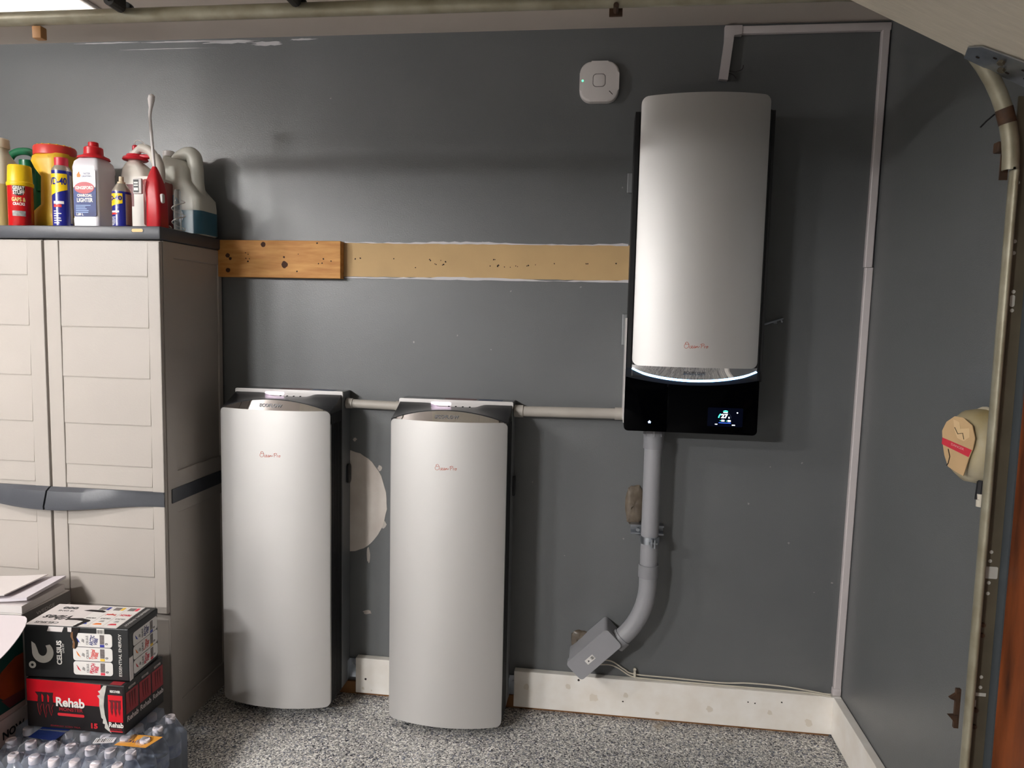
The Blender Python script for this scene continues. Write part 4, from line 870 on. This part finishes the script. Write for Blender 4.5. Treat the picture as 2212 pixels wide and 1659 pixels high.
# coiled clear hose with its small vial
t = thing('coiled_hose', 'thin clear coiled sprayer hose beside the red wand', 'hose', (-1.49, -0.27, TZ))
bm = B(); pts = []
for i in range(90):
    a = i*0.16; pts.append((-1.512 + 0.021*math.cos(a), -0.262 + 0.022*math.sin(a), TZ + 0.004 + 0.11*i/90))
tube(bm, pts, 0.0017, 6); tube(bm, spline([pts[0], (-1.52, -0.30, TZ + 0.004), (-1.505, -0.315, TZ + 0.006), (-1.505, -0.33, TZ + 0.012)], 5), 0.0021, 6); obj('coil', bm, M('clear hose', (222, 220, 214), 0.35), t)
bm = B(); lathe(bm, [(0.012, 0.0), (0.013, 0.003), (0.013, 0.10), (0.011, 0.14), (0.008, 0.146), (0, 0.146)], (-1.515, -0.262, TZ + 0.001), 18); obj('vial', bm, clear_mat('clear vial', (190, 190, 184), 0.25), t)

# ================================================================== drinks boxes, water pack and cartons at lower left
# shrink wrapped water bottles
m_pet = clear_mat('clear bottle', (226, 231, 240), 0.26, 0.10); m_cap = M('white bottle cap', (228, 220, 224), 0.45)
bm = B(); lathe(bm, [(0, 0), (0.027, 0), (0.031, 0.006), (0.031, 0.06), (0.029, 0.065), (0.031, 0.07), (0.031, 0.125), (0.028, 0.142), (0.018, 0.168), (0.0135, 0.180), (0.0130, 0.192)], (0, 0, 0), 20)
root = thing('water_bottle', 'x', 'water bottle', (0, 0, 0)); pb = obj('bottle', bm, m_pet, root, local=True)
bm = B(); lathe(bm, [(0.0150, 0.186), (0.0152, 0.190), (0.0150, 0.204), (0.0138, 0.206), (0, 0.206)], (0, 0, 0), 18); obj('cap', bm, m_cap, root, local=True)
bm = B(); lathe(bm, [(0.0312, 0.075), (0.0316, 0.076), (0.0316, 0.118), (0.0312, 0.119)], (0, 0, 0), 20); obj('paper_band', bm, M('bottle label', (120, 140, 190), 0.4, col2=(226, 230, 236), vscale=30), root, local=True)
PX, PY, ST = -1.358, -0.612, 0.0655
first = True; GRID = []
for i in range(7):
    for j in range(5):
        if i < 2 or j > 1: GRID.append((i, j))     # those wholly under the carton are left out
edge_names = {}
for (i, j) in GRID:
    o = root if first else copy_tree(root); first = False
    o.location = (PX - ST*i + random.uniform(-.002, .002), PY - ST*j + random.uniform(-.002, .002), 0.0)
    o['group'] = 'water bottles in the shrink-wrapped pack'
    if i == 0:
        o['label'] = ['clear water bottle at the far corner of the pack, against the cabinet', 'second clear bottle from the cabinet along the pack edge', 'middle clear bottle of the row along the pack edge', 'second last clear bottle of the pack edge row toward the viewer', 'nearest clear bottle of the pack edge row'][j]
    elif j <= 1:
        o['label'] = ['clear bottle at the back of the pack, tight against the carton', 'clear bottle beside the carton corner, one nearer than the backmost'][j]
    else: o['label'] = 'clear water bottle, %s from the pack edge, in %s' % (('second', 'third', 'fourth', 'fifth', 'sixth', 'last')[i - 1], {2: 'the row against the carton', 3: 'the middle row before the carton', 4: 'the front row'}[j])
# film over the pack
def film():
    bm = B(); x0, x1, y0, y1 = PX - ST*6 - 0.036, PX + 0.036, PY - ST*4 - 0.036, PY + 0.036
    nx, ny = 46, 40; V = []
    for a in range(nx + 1):
        col = []
        for b_ in range(ny + 1):
            x = x0 + (x1 - x0)*a/nx; y = y0 + (y1 - y0)*b_/ny
            dx = min(1e9, min(abs(x - (PX - ST*i)) for i in range(7))); dy = min(abs(y - (PY - ST*j)) for j in range(5))
            d = math.hypot(dx, dy); z = 0.2085 - min(0.030, max(0, d - 0.013)*0.75)
            e = min(x - x0, x1 - x, y - y0, y1 - y); 
            if e < 0.03: z -= (0.03 - e)*1.3
            if x < -1.40 and y > -0.755: z = 0.2085
            else: z += random.uniform(-.0045, .0035)
            z = min(z, 0.2085)
            col.append(bm.verts.new((x, y, z)))
        V.append(col)
    for a in range(nx):
        for b_ in range(ny): bm.faces.new((V[a][b_], V[a+1][b_], V[a+1][b_+1], V[a][b_+1]))
    # skirt
    per = [V[a][0] for a in range(nx + 1)] + [V[nx][b_] for b_ in range(1, ny + 1)] + [V[a][ny] for a in range(nx - 1, -1, -1)] + [V[0][b_] for b_ in range(ny - 1, 0, -1)]
    low = [bm.verts.new((v.co.x, v.co.y, 0.004)) for v in per]
    for i in range(len(per)): bm.faces.new((per[i], per[(i+1) % len(per)], low[(i+1) % len(per)], low[i]))
    return obj('shrink_wrap', bm, clear_mat('shrink film', (226, 230, 238), 0.07, 0.06), smooth=True, angle=0.35)
fl = film(); tag(fl, 'clear shrink film stretched over the pack of water bottles', 'plastic film')
FT = lambda x, y, z=0.2095: frame2((x, y, z), (1, 0, 0), (0, 1, 0))
bm = B(); plate(bm, [(-0.06, -0.02), (0.03, -0.028), (0.045, 0.03), (-0.05, 0.03)], frame2((-1.655, -0.765, 0.206), (1, 0.05, 0), (-0.05, 1, 0.1)), 0.0006); pl = obj('blue_print', bm, M('film blue', (24, 42, 96), 0.3), fl, smooth=False)
bm = B(); plate(bm, [(-0.05, -0.03), (0.05, -0.03), (0.07, 0.03), (-0.03, 0.03)], frame2((-1.387, -0.745, 0.199), (1, 0.05, -0.02), (-0.05, 1, 0.0)), 0.0006); ot = obj('orange_tag', bm, M('film orange', (226, 158, 66), 0.35), fl, smooth=False)
text('0.5 LITER', 0.014, frame2((-1.385, -0.752, 0.1998), (1, 0.05, -0.02), (-0.05, 1, 0)), m_nv, ot, width=0.06, off=0.0008)
bm = B(); plate(bm, rect(-0.03, 0.03, -0.014, 0.014), frame2((-1.475, -0.765, 0.2035), (1, 0.25, 0), (-0.25, 1, 0)), 0.0006); bc = obj('barcode_print', bm, M('film white', (226, 226, 228), 0.4), fl, smooth=False)
bm = B()
for k in range(9): plate(bm, rect(-0.026 + k*0.0058, -0.026 + k*0.0058 + random.choice((.0014, .003)), -0.010, 0.010), frame2((-1.475, -0.765, 0.2043), (1, 0.25, 0), (-0.25, 1, 0)), 0.0002)
obj('barcode_lines', bm, m_bk, bc, smooth=False)
bm = B(); plate(bm, rect(-0.05, 0.05, -0.05, 0.03), frame2((-1.301, -0.80, 0.10), (0, 1, 0), (0, 0, 1)), 0.0006); obj('side_print', bm, M('film side print', (44, 62, 104), 0.35, col2=(150, 160, 176), vscale=22), fl, smooth=False)

# --- printed cartons
class Carton:
    def __init__(s, name, label, x0, y0, z0, w_, d_, h_, rz, mat):
        s.t = thing(name, label, 'carton', (x0, y0, z0), rz); s.w, s.d, s.h = w_, d_, h_; s.mw = wmat(s.t)
        bm = B(); box(bm, 0, w_, 0, d_, 0, h_, 0.003, 2); s.body = obj('box', bm, mat, s.t, local=True, smooth=False)
    def fr(s, face, x, y, k=0.0):
        m = s.mw; d = m.to_3x3()
        if face == 'F': o, u, v, n = Vector((x, -0.0001 - k, y)), Vector((1, 0, 0)), Vector((0, 0, 1)), Vector((0, -1, 0))
        if face == 'R': o, u, v, n = Vector((s.w + 0.0001 + k, x, y)), Vector((0, 1, 0)), Vector((0, 0, 1)), Vector((1, 0, 0))
        if face == 'T': o, u, v, n = Vector((x, y, s.h + 0.0001 + k)), Vector((1, 0, 0)), Vector((0, 1, 0)), Vector((0, 0, 1))
        return (m @ o, d @ u, d @ v, d @ n)
    def pl(s, face, pts, mat, name, k=0.0, par=None, th=0.0005):
        bm = B(); plate(bm, pts, s.fr(face, 0, 0, k), th); return obj(name, bm, mat, par or s.body, smooth=False)
    def tx(s, body, size, face, x, y, mat, rot=0, k=0.0006, par=None, **kw):
        o, u, v, n = s.fr(face, x, y, k); c, sn = math.cos(math.radians(rot)), math.sin(math.radians(rot))
        return text(body, size, (o, u*c + v*sn, v*c - u*sn, n), mat, par or s.body, off=0.0005, **kw)
# red-black carton (lower)
K = Carton('red_black_carton', 'red and black drinks carton under the white topped carton', -1.754, -0.743, 0.2105, 0.330, 0.200, 0.158, math.radians(0.6), M('carton black', (24, 20, 20), 0.4))
m_cr = M('carton red', (208, 6, 30), 0.4, var=0.05, vscale=16); m_crd = M('carton dim red', (150, 30, 40), 0.45); m_crd2 = M('carton red outline', (206, 40, 50), 0.45)
K.pl('F', rect(0.002, 0.252, 0.085, 0.156), m_cr, 'red_print')
def claw(K, face, x, y, s, mat, line=None):
    o = []
    for k, (dx, hh) in enumerate(((-0.5, .92), (0, 1.05), (0.5, .9))):
        cx = x + dx*s*0.62
        pts = [(cx - .22*s, y + .5*s), (cx + .16*s, y + .52*s), (cx + .12*s, y + .3*s), (cx + .15*s, y - .1*s), (cx + .06*s, y - .3*s), (cx + .1*s, y - .5*s*hh), (cx + .03*s, y - .78*s*hh), (cx - .06*s, y - .45*s), (cx - .10*s, y - .1*s), (cx - .06*s, y + .3*s)]
        o.append(K.pl(face, pts, mat, 'claw_mark', 0.0006))
        if line:
            fr_ = K.fr(face, 0, 0, 0.0012); bm = B()
            tube(bm, [tuple(fr_[0] + fr_[1]*p[0] + fr_[2]*p[1]) for p in pts[3:9]], 0.0007, 4); obj('claw_outline', bm, line, K.body)
    return o
claw(K, 'F', 0.063, 0.085, 0.062, M('claw black', (40, 14, 16), 0.5), m_crd2)
K.tx('Rehab', 0.040, 'F', 0.148, 0.088, m_wt, width=0.096, bold=0.0012)
K.tx('MONSTER', 0.015, 'F', 0.150, 0.066, m_crd, width=0.080, bold=0.0004)
K.pl('F', rrect(0.090, 0.009, 0.004, 3, 0.150, 0.049), m_crd2, 'red_bar', 0.0006)
K.tx('ENERGY ICED TEA', 0.006, 'F', 0.13, 0.010, m_crd, width=0.10)
K.tx('15', 0.022, 'F', 0.226, 0.020, m_crd2, width=0.022, bold=0.001)
# torn metal edge and the printed can
edge_pts = [(0.262, 0.155), (0.250, 0.138), (0.243, 0.135), (0.250, 0.125), (0.240, 0.120), (0.247, 0.110), (0.246, 0.09), (0.249, 0.07), (0.252, 0.05), (0.258, 0.045), (0.256, 0.032), (0.264, 0.03), (0.262, 0.018), (0.270, 0.012), (0.284, 0.003), (0.272, 0.03), (0.264, 0.06), (0.261, 0.09), (0.264, 0.12), (0.272, 0.155)]
K.pl('F', edge_pts, M('torn metal print', (196, 194, 186), 0.4, var=0.2, vscale=40), 'torn_edge_print', 0.0008)
cnp = K.pl('F', rrect(0.052, 0.142, 0.006, 3, 0.300, 0.079), M('can print black', (30, 14, 18), 0.4), 'can_print', 0.0006)
K.pl('F', rect(0.276, 0.324, 0.040, 0.126), m_cr, 'can_field', 0.0012, cnp)
for o in claw(K, 'F', 0.300, 0.090, 0.040, M('claw dark red', (96, 10, 20), 0.5)): o.parent = cnp; o.location.y -= 0.0014
K.tx('RECOVER', 0.010, 'F', 0.300, 0.138, m_wt, width=0.034, bold=0.0004, k=0.0016, par=cnp)
K.tx('Rehab', 0.022, 'F', 0.301, 0.030, m_wt, width=0.048, bold=0.0006, k=0.0018, par=cnp)
K.tx('MONSTER', 0.007, 'F', 0.301, 0.016, m_crd, width=0.038, k=0.0016, par=cnp)
K.pl('F', rect(0.279, 0.322, 0.008, 0.011), m_crd2, 'red_bar', 0.0012, cnp)
for k in range(3):
    y0 = 0.004 + k*0.0655
    cnr = K.pl('R', rect(y0 + 0.002, y0 + 0.061, 0.062, 0.132), m_crd, 'can_field', 0.0002)
    K.tx('RECOVER', 0.010, 'R', y0 + 0.031, 0.142, M('print grey', (190, 180, 178), 0.5), width=0.036, bold=0.0003)
    K.tx('Rehab', 0.024, 'R', y0 + 0.032, 0.045, M('print pale', (206, 196, 196), 0.5), width=0.056, bold=0.0006)
    for q in (-0.012, 0, 0.012): K.pl('R', [(y0 + 0.028 + q, 0.125), (y0 + 0.036 + q, 0.125), (y0 + 0.033 + q, 0.075)], M('claw dark red', (96, 10, 20), 0.5), 'claw_mark', 0.001, cnr)
K.pl('T', rect(0.28, 0.318, 0.002, 0.022), m_crd, 'red_print')
# white topped carton (upper), torn at the handle
ZC = 0.2105 + 0.158 + 0.0008
K = Carton('white_top_carton', 'black and white can carton with torn handle on top of the pile', -1.760, -0.737, ZC, 0.336, 0.165, 0.168, math.radians(4.2), M('carton deep black', (20, 21, 23), 0.4))
m_pw = M('carton white', (216, 208, 206), 0.5, var=0.03, vscale=8); m_ash = M('print dark grey', (70, 70, 72), 0.5)
K.pl('T', rect(0.003, 0.296, 0.002, 0.163), m_pw, 'white_print')
# flap of white paper folded over the front edge
K.pl('F', [(0.082, 0.166), (0.130, 0.166), (0.124, 0.150), (0.076, 0.151)], m_pw, 'white_fold', 0.0004)
K.pl('F', [(0.142, 0.166), (0.176, 0.166), (0.174, 0.150), (0.142, 0.152)], m_pw, 'white_fold', 0.0004)
# handle holes and tear, dark inside with brown card edge
m_hole = M('carton inside', (22, 12, 8), 0.9); m_crdb = M('torn brown card', (120, 84, 54), 0.85)
K.pl('T', [(0.118, 0.118), (0.135, 0.126), (0.175, 0.126), (0.192, 0.117), (0.188, 0.110), (0.150, 0.113)], m_hole, 'handle_hole', 0.0012)
K.pl('T', [(0.100, 0.046), (0.112, 0.056), (0.150, 0.060), (0.182, 0.050), (0.186, 0.044), (0.170, 0.0), (0.158, 0.0), (0.166, 0.040), (0.140, 0.046)], m_hole, 'handle_tear', 0.0012)
K.pl('F', [(0.156, 0.167), (0.182, 0.167), (0.176, 0.150), (0.170, 0.135), (0.176, 0.120), (0.172, 0.105), (0.166, 0.098), (0.158, 0.104), (0.160, 0.125), (0.154, 0.140)], m_hole, 'front_tear', 0.0016)
K.pl('F', [(0.154, 0.150), (0.160, 0.154), (0.160, 0.135), (0.166, 0.118), (0.164, 0.098), (0.157, 0.102), (0.160, 0.122), (0.152, 0.138)], m_crdb, 'torn_card_edge', 0.0022)
# swoosh C and degree ring
def swoosh():
    cx, cy, R1 = 0.060, 0.082, 0.0345; pts = []
    for i in range(25): a = math.radians(48 - 232*i/24); pts.append((cx + R1*math.cos(a), cy + R1*math.sin(a)*1.0))
    pts += [(cx - 0.0355, cy + 0.018), (cx - 0.0355, cy + 0.034), (cx - 0.024, cy + 0.026), (cx - 0.0185, cy + 0.012)]
    for i in range(17): a = math.radians(190 + 205*i/16); pts.append((cx - 0.001 + 0.0150*math.cos(a), cy + 0.007 + 0.0190*math.sin(a)))
    pts += [(cx + 0.010, cy + 0.022)]
    return pts
K.pl('F', swoosh(), M('logo white', (228, 224, 216), 0.45), 'swoosh_logo', 0.0006)
fr_ = K.fr('F', 0.025, 0.040, 0.0006); bm = B()
ringo = [(0.0115*math.cos(2*math.pi*i/20), 0.0115*math.sin(2*math.pi*i/20)) for i in range(20)]
plate(bm, ringo, fr_, 0.0005); dg_ = obj('degree_logo', bm, MATS['logo white'], K.body, smooth=False)
bm = B(); plate(bm, [(x*.38, y*.38) for x, y in ringo], (fr_[0] + fr_[3]*0.0006, fr_[1], fr_[2], fr_[3]), 0.0004); obj('degree_eye', bm, m_bk, dg_, smooth=False)
K.tx('CELSIUS', 0.022, 'F', 0.114, 0.083, m_wt, rot=90, width=0.078, bold=0.0008)
K.tx('LIVE FIT', 0.008, 'F', 0.127, 0.098, m_wt, rot=90, width=0.030)
K.tx('ESSENTIAL ENERGY', 0.013, 'F', 0.309, 0.083, m_wt, rot=90, width=0.136)
cols = [((40, 60, 160), 'ARCTIC', (40, 46, 110)), ((232, 120, 30), 'Tropical', (214, 70, 60)), ((206, 30, 50), 'PEACH', (206, 30, 60))]
def can_prints(face, x0, w_, z0, hh, rot180=False):
    for k in range(3):
        z = z0 + (2 - k)*hh
        cm = K.pl(face, rrect(w_, hh - 0.002, 0.009, 4, x0 + w_/2, z + hh/2), M('can white', (226, 222, 218), 0.45), 'can_print', 0.0006)
        c1, nm, c2 = cols[k]
        f = lambda a: x0 + w_*a
        zc = z + hh/2
        K.pl(face, [(f(.08), zc + .010), (f(.13), zc + .002), (f(.19), zc - .010), (f(.12), zc - .004)], M('leaf %d' % k, c1, 0.5), 'leaf_mark', 0.0012, cm)
        K.pl(face, [(f(.24), zc + .004), (f(.29), zc + .001), (f(.29), zc - .009), (f(.22), zc - .004)], M('print mid grey', (150, 146, 144), 0.5), 'leaf_mark', 0.0012, cm)
        K.tx('CELSIUS', 0.010*w_/.125, face, f(.37), zc, m_ash, rot=90, width=hh*.62, k=0.0010, par=cm)
        K.tx(nm, 0.017*w_/.125, face, f(.49), zc, M('flavour %d' % k, c2, 0.5), rot=78, width=hh*.72, k=0.0010, par=cm, bold=0.0004)
        K.tx('VIBE', 0.015*w_/.125, face, f(.59), zc - hh*.08, M('flavour %d' % k, c2, 0.5), rot=78, width=hh*.5, k=0.0010, par=cm, bold=0.0004)
        K.pl(face, rect(f(.69), f(.80), zc - hh*.25, zc + hh*.40), M('facts grey', (112, 104, 102), 0.5, var=0.3, vscale=200), 'fact_panel', 0.0012, cm)
        K.pl(face, rect(f(.69), f(.80), zc - hh*.45, zc - hh*.28), M('band %d' % k, ((40, 50, 150), (232, 190, 60), (222, 60, 80))[k], 0.5), 'flavour_band', 0.0012, cm)
        K.tx('0', 0.012, face, f(.86), zc - hh*.22, m_ash, rot=90, k=0.0010, par=cm, bold=0.0003)
can_prints('F', 0.158, 0.126, 0.014, 0.0455)
can_prints('R', 0.022, 0.138, 0.010, 0.0455)
# black bit of the front overlapping lid edge
K.pl('R', rect(0.0, 0.165, 0.150, 0.167), m_bk, 'black_print', 0.0002)
K.pl('R', [(0.001, 0.0), (0.020, 0.0), (0.020, 0.075), (0.001, 0.075)], m_pw, 'white_print', 0.0002)
# print on the top
K.tx('CELSIUS', 0.018, 'T', 0.060, 0.022, m_ash, rot=180, width=0.075)
K.tx('Vibes', 0.045, 'T', 0.072, 0.062, m_bk, rot=180, width=0.090, shear=0.35, bold=0.0006)
K.tx('18 CANS', 0.012, 'T', 0.062, 0.112, m_ash, rot=180, width=0.05)
K.tx('000', 0.020, 'T', 0.062, 0.135, m_ash, rot=180, width=0.05, bold=0.001)
for k in range(3):
    x = 0.152 + k*0.048
    cm = K.pl('T', rrect(0.045, 0.150, 0.010, 4, x + 0.0225, 0.084), M('can white', (226, 222, 218), 0.45), 'can_print', 0.0003)
    K.pl('T', [(x + .008, .02), (x + .036, .022), (x + .030, .032), (x + .014, .030)], M('leaf %d' % k, cols[k][0], 0.5), 'leaf_mark', 0.0008, cm)
    K.pl('T', [(x + .014, .042), (x + .030, .042), (x + .028, .052), (x + .018, .050)], M('print mid grey', (150, 146, 144), 0.5), 'leaf_mark', 0.0008, cm)
    K.tx('CELSIUS', 0.010, 'T', x + .0225, .066, m_ash, rot=180, width=0.032, k=0.0008, par=cm)
    if k: K.tx(cols[k][1], 0.016, 'T', x + .0225, .096, M('flavour %d' % k, cols[k][2], 0.5), rot=180, width=0.034, k=0.0008, par=cm, bold=0.0005)
    K.pl('T', rect(x + .006, x + .028, .130, .152), M('facts grey', (112, 104, 102), 0.5), 'fact_panel', 0.0008, cm)
    K.pl('T', rect(x + .030, x + .040, .130, .152), M('band %d' % k, ((40, 50, 150), (232, 190, 60), (222, 60, 80))[k], 0.5), 'flavour_band', 0.0008, cm)
K.pl('T', rect(0.298, 0.335, 0.001, 0.164), m_bk, 'black_print', 0.0003)
K.tx('ESSENTIAL ENERGY', 0.013, 'T', 0.315, 0.083, M('print soft white', (190, 186, 184), 0.5), rot=-90, width=0.136, k=0.0010)
bc = K.pl('F', rect(0.236, 0.260, 0.150, 0.166), m_wt, 'barcode_label', 0.0016)
bm = B()
for k in range(8): plate(bm, rect(0.238 + k*0.0027, 0.239 + k*0.0027 + random.choice((0, .0006)), 0.151, 0.163), K.fr('F', 0, 0, 0.0024), 0.0002)
obj('barcode_lines', bm, m_bk, bc, smooth=False)

# big pale carton at the frame edge (lettered side)
K = Carton('pale_carton', 'large pale pink carton with black lettering on its side, behind the water pack', -2.34, -1.12, 0.0, 0.540, 0.445, 0.250, 0.0, M('pale carton', (206, 188, 182), 0.6, var=0.05, vscale=6))
K.tx('NOW', 0.034, 'R', 0.372, 0.196, m_bk, width=0.085, bold=0.0010)
K.tx('FEATURING', 0.034, 'R', 0.310, 0.152, m_bk, width=0.20, bold=0.0010)
# green carton standing on it
K = Carton('green_carton', 'dark green carton with orange print and open white flap', -2.33, -1.02, 0.2512, 0.530, 0.325, 0.275, 0.0, M('carton green', (20, 66, 60), 0.4, var=0.15, vscale=8))
K.pl('R', [(0.215, 0.115), (0.235, 0.150), (0.290, 0.175), (0.322, 0.175), (0.322, 0.055), (0.240, 0.060), (0.225, 0.075)], M('print orange red', (150, 62, 22), 0.4, col2=(112, 40, 16), vscale=12), 'orange_print')
K.pl('R', [(0.232, 0.060), (0.322, 0.055), (0.322, 0.025), (0.262, 0.022)], M('print maroon', (96, 42, 46), 0.4), 'maroon_print', 0.0001)
K.pl('R', rect(0.001, 0.324, 0.001, 0.018), M('carton pink edge', (196, 168, 160), 0.5), 'pale_edge', 0.0001)
flp = []
for i in range(15):
    a = math.radians(-90 + 180*i/14); flp.append((0.090 + 0.055*max(0, math.cos(a))**0.6, 0.095*math.sin(a)))
flp = [(-0.10, -0.095)] + flp + [(-0.10, 0.095)]
bm = B(); fr_ = frame2((-1.835, -0.85, 0.528), (1, 0, 0.04), (0, 0.86, 0.5)); plate(bm, flp, fr_, 0.002)
obj('white_flap', bm, M('flap white', (200, 190, 192), 0.5), K.t, smooth=False)
# paper bundle on a book-like carton behind
K = Carton('paper_box', 'low white carton with dark lettered edge holding the paper bundle', -2.345, -0.665, 0.0, 0.515, 0.215, 0.535, 0.0, M('carton off white', (206, 200, 196), 0.6))
K.pl('R', rect(0.0, 0.215, 0.49, 0.533), M('edge grey', (110, 104, 102), 0.6), 'grey_edge', 0.0001)
K.tx('WEDGE', 0.016, 'R', 0.10, 0.512, M('print off white', (200, 196, 192), 0.5), width=0.08)
def sheet(label, cx, cy, z, w_, d_, rz, th, mat, curl=0.0, seed=0):
    random.seed(seed); bm = B(); n = 10; c, s = math.cos(rz), math.sin(rz); V = []
    for layer in (0, 1):
        G = []
        for i in range(n + 1):
            r_ = []
            for j in range(n + 1):
                x = -w_/2 + w_*i/n; y = -d_/2 + d_*j/n
                zz = z + th*layer + curl*max(0, (i/n - 0.45))**2*4
                r_.append(bm.verts.new((cx + x*c - y*s, cy + x*s + y*c, zz)))
            G.append(r_)
        V.append(G)
    for i in range(n):
        for j in range(n):
            bm.faces.new((V[1][i][j], V[1][i+1][j], V[1][i+1][j+1], V[1][i][j+1])); bm.faces.new((V[0][i][j], V[0][i][j+1], V[0][i+1][j+1], V[0][i+1][j]))
    for i in range(n):
        for a, b_ in (((i, 0), (i+1, 0)), ((i+1, n), (i, n)), ((0, i+1), (0, i)), ((n, i), (n, i+1))):
            bm.faces.new((V[0][a[0]][a[1]], V[0][b_[0]][b_[1]], V[1][b_[0]][b_[1]], V[1][a[0]][a[1]]))
    o = obj('envelope', bm, mat, angle=0.5); tag(o, label, 'envelope', 'papers on the low carton'); return o
m_env = M('envelope white', (214, 206, 212), 0.6, var=0.03, vscale=7); m_env2 = M('envelope cream', (222, 214, 212), 0.6)
sheet('thick padded envelope at the bottom of the paper bundle', -2.085, -0.575, 0.5365, 0.50, 0.20, 0.05, 0.024, m_env2, 0.0, 1)
sheet('creased white mailer in the middle of the paper bundle', -2.085, -0.580, 0.5620, 0.51, 0.20, 0.11, 0.010, m_env, 0.012, 2)
tp_ = sheet('printed white letter on top of the paper bundle', -2.12, -0.575, 0.5735, 0.46, 0.19, 0.02, 0.004, m_env2, 0.016, 3)
bm = B(); plate(bm, rect(-0.018, 0.018, -0.004, 0.004), frame2((-1.93, -0.545, 0.5805), (1, 0.1, 0), (-0.1, 1, 0)), 0.0006); obj('postmark', bm, m_ash, tp_, smooth=False)
# tuft of a green plant at the frame corner
t = thing('potted_plant', 'small tuft of green leaves at the lower left corner', 'plant', (-1.69, -1.02, 0.0))
random.seed(4); bm = B()
lathe(bm, [(0, 0), (0.030, 0), (0.040, 0.12), (0.036, 0.12), (0.034, 0.11), (0, 0.11)], (-1.70, -1.0, 0), 20); obj('pot', bm, M('pot brown', (96, 66, 48), 0.7), t)
for k in range(26):
    a = random.uniform(0, 6.28); l = random.uniform(0.05, 0.11); bx_, by_ = -1.70 + 0.02*math.cos(a), -1.0 + 0.02*math.sin(a)
    d = Vector((math.cos(a)*0.6, math.sin(a)*0.6, 1)).normalized(); sd = d.cross(Vector((0, 0, 1))).normalized(); p0 = Vector((bx_, by_, 0.108)); bm = B()
    A = [p0 - sd*0.002, p0 + d*l*0.5 - sd*0.006, p0 + d*l + Vector((0, 0, -0.008)), p0 + d*l*0.5 + sd*0.006, p0 + sd*0.002]; nn = sd.cross(d).normalized()*0.0008
    C1 = [bm.verts.new(q) for q in A]; C2 = [bm.verts.new(q + nn) for q in A]; bm.faces.new(C1); bm.faces.new(C2[::-1])
    for i in range(5): bm.faces.new((C1[i], C1[(i+1) % 5], C2[(i+1) % 5], C2[i]))
    obj('leaf', bm, M('leaf green', (60, 110, 40), 0.5, var=0.2, vscale=20), t, smooth=False)

# ================================================================== glowing panel added to make a bright white patch above the track
t = thing('glow_panel', 'bright white glowing panel added on the ceiling above the track at top left', 'lamp', (-2.1, -0.32, 2.557))
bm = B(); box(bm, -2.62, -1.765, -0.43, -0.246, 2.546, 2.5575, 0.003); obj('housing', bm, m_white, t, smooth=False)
bm = B(); box(bm, -2.61, -1.775, -0.424, -0.252, 2.538, 2.5465, 0.003); obj('diffuser', bm, M('panel glow', (255, 252, 244), 0.5, emit=(255, 250, 240), es=0.8), t, smooth=False)  # self-glowing face, put in only to show as a white patch
# ================================================================== ceiling lamps (outside the frame)
NM = ['bare tube batten hanging nearest the back wall', 'tube lamp under an added light-cutting cover in the middle of the garage', 'tube lamp under an added light-cutting cover farthest from the back wall']
for k, (kind, loc, L, le) in enumerate(LAMPS):
    x, y, z = loc
    t = thing('tube_batten' if kind == 'tube' else 'hooded_lamp', NM[k], 'lamp', (x, y, z), 0, 'garage ceiling lamps')
    me = M('lit diffuser %d' % k, (255, 250, 244), 0.5, emit=(255, 253, 251), es=le)
    if kind == 'tube':
        bm = B(); cyl(bm, (x - L/2, y, z), (x + L/2, y, z), 0.022, 16); obj('tube', bm, me, t)
        bm = B(); box(bm, x - L/2 - 0.03, x + L/2 + 0.03, y - 0.018, y + 0.018, z + 0.040, z + 0.065, 0.003); obj('housing', bm, m_white, t, smooth=False)
        for sx in (-1, 1):
            bm = B(); box(bm, x + sx*(L/2 + 0.014) - 0.008, x + sx*(L/2 + 0.014) + 0.008, y - 0.018, y + 0.018, z - 0.024, z + 0.042, 0.003); obj('end_holder', bm, m_white, t, smooth=False)
    else:
        bm = B(); cyl(bm, (x - L/2, y, z), (x + L/2, y, z), 0.022, 16); obj('tube', bm, me, t)
        zs = z - 0.022 - (0.017 if k == 1 else 0.012)
        bm = B()
        for (x0, x1, y0, y1, z0, z1) in ((-.43, .43, -.26, .26, .045, .052), (-.43, .43, .25, .26, None, .048), (-.43, .43, -.26, -.25, None, .048), (-.43, -.42, -.26, .26, None, .048), (.42, .43, -.26, .26, None, .048)):
            box(bm, x + x0, x + x1, y + y0, y + y1, zs if z0 is None else z + z0, z + z1)
        obj('cutoff_hood', bm, M('hood grey', (120, 120, 120), 0.6), t, smooth=False)  # added cover, sized to keep direct light off upper wall and ceiling
        for sx in (-1, 1):
            bm = B(); box(bm, x + sx*(L/2 + 0.010) - 0.008, x + sx*(L/2 + 0.010) + 0.008, y - 0.018, y + 0.018, z - 0.02, z + 0.046, 0.003); obj('end_holder', bm, m_white, t, smooth=False)
    for sx in (-1, 1):
        bm = B(); cyl(bm, (x + sx*L*0.35, y, z + (0.064 if kind == 'tube' else 0.051)), (x + sx*L*0.35, y, 2.558), 0.004, 8); obj('hanger_rod', bm, m_iron, t)
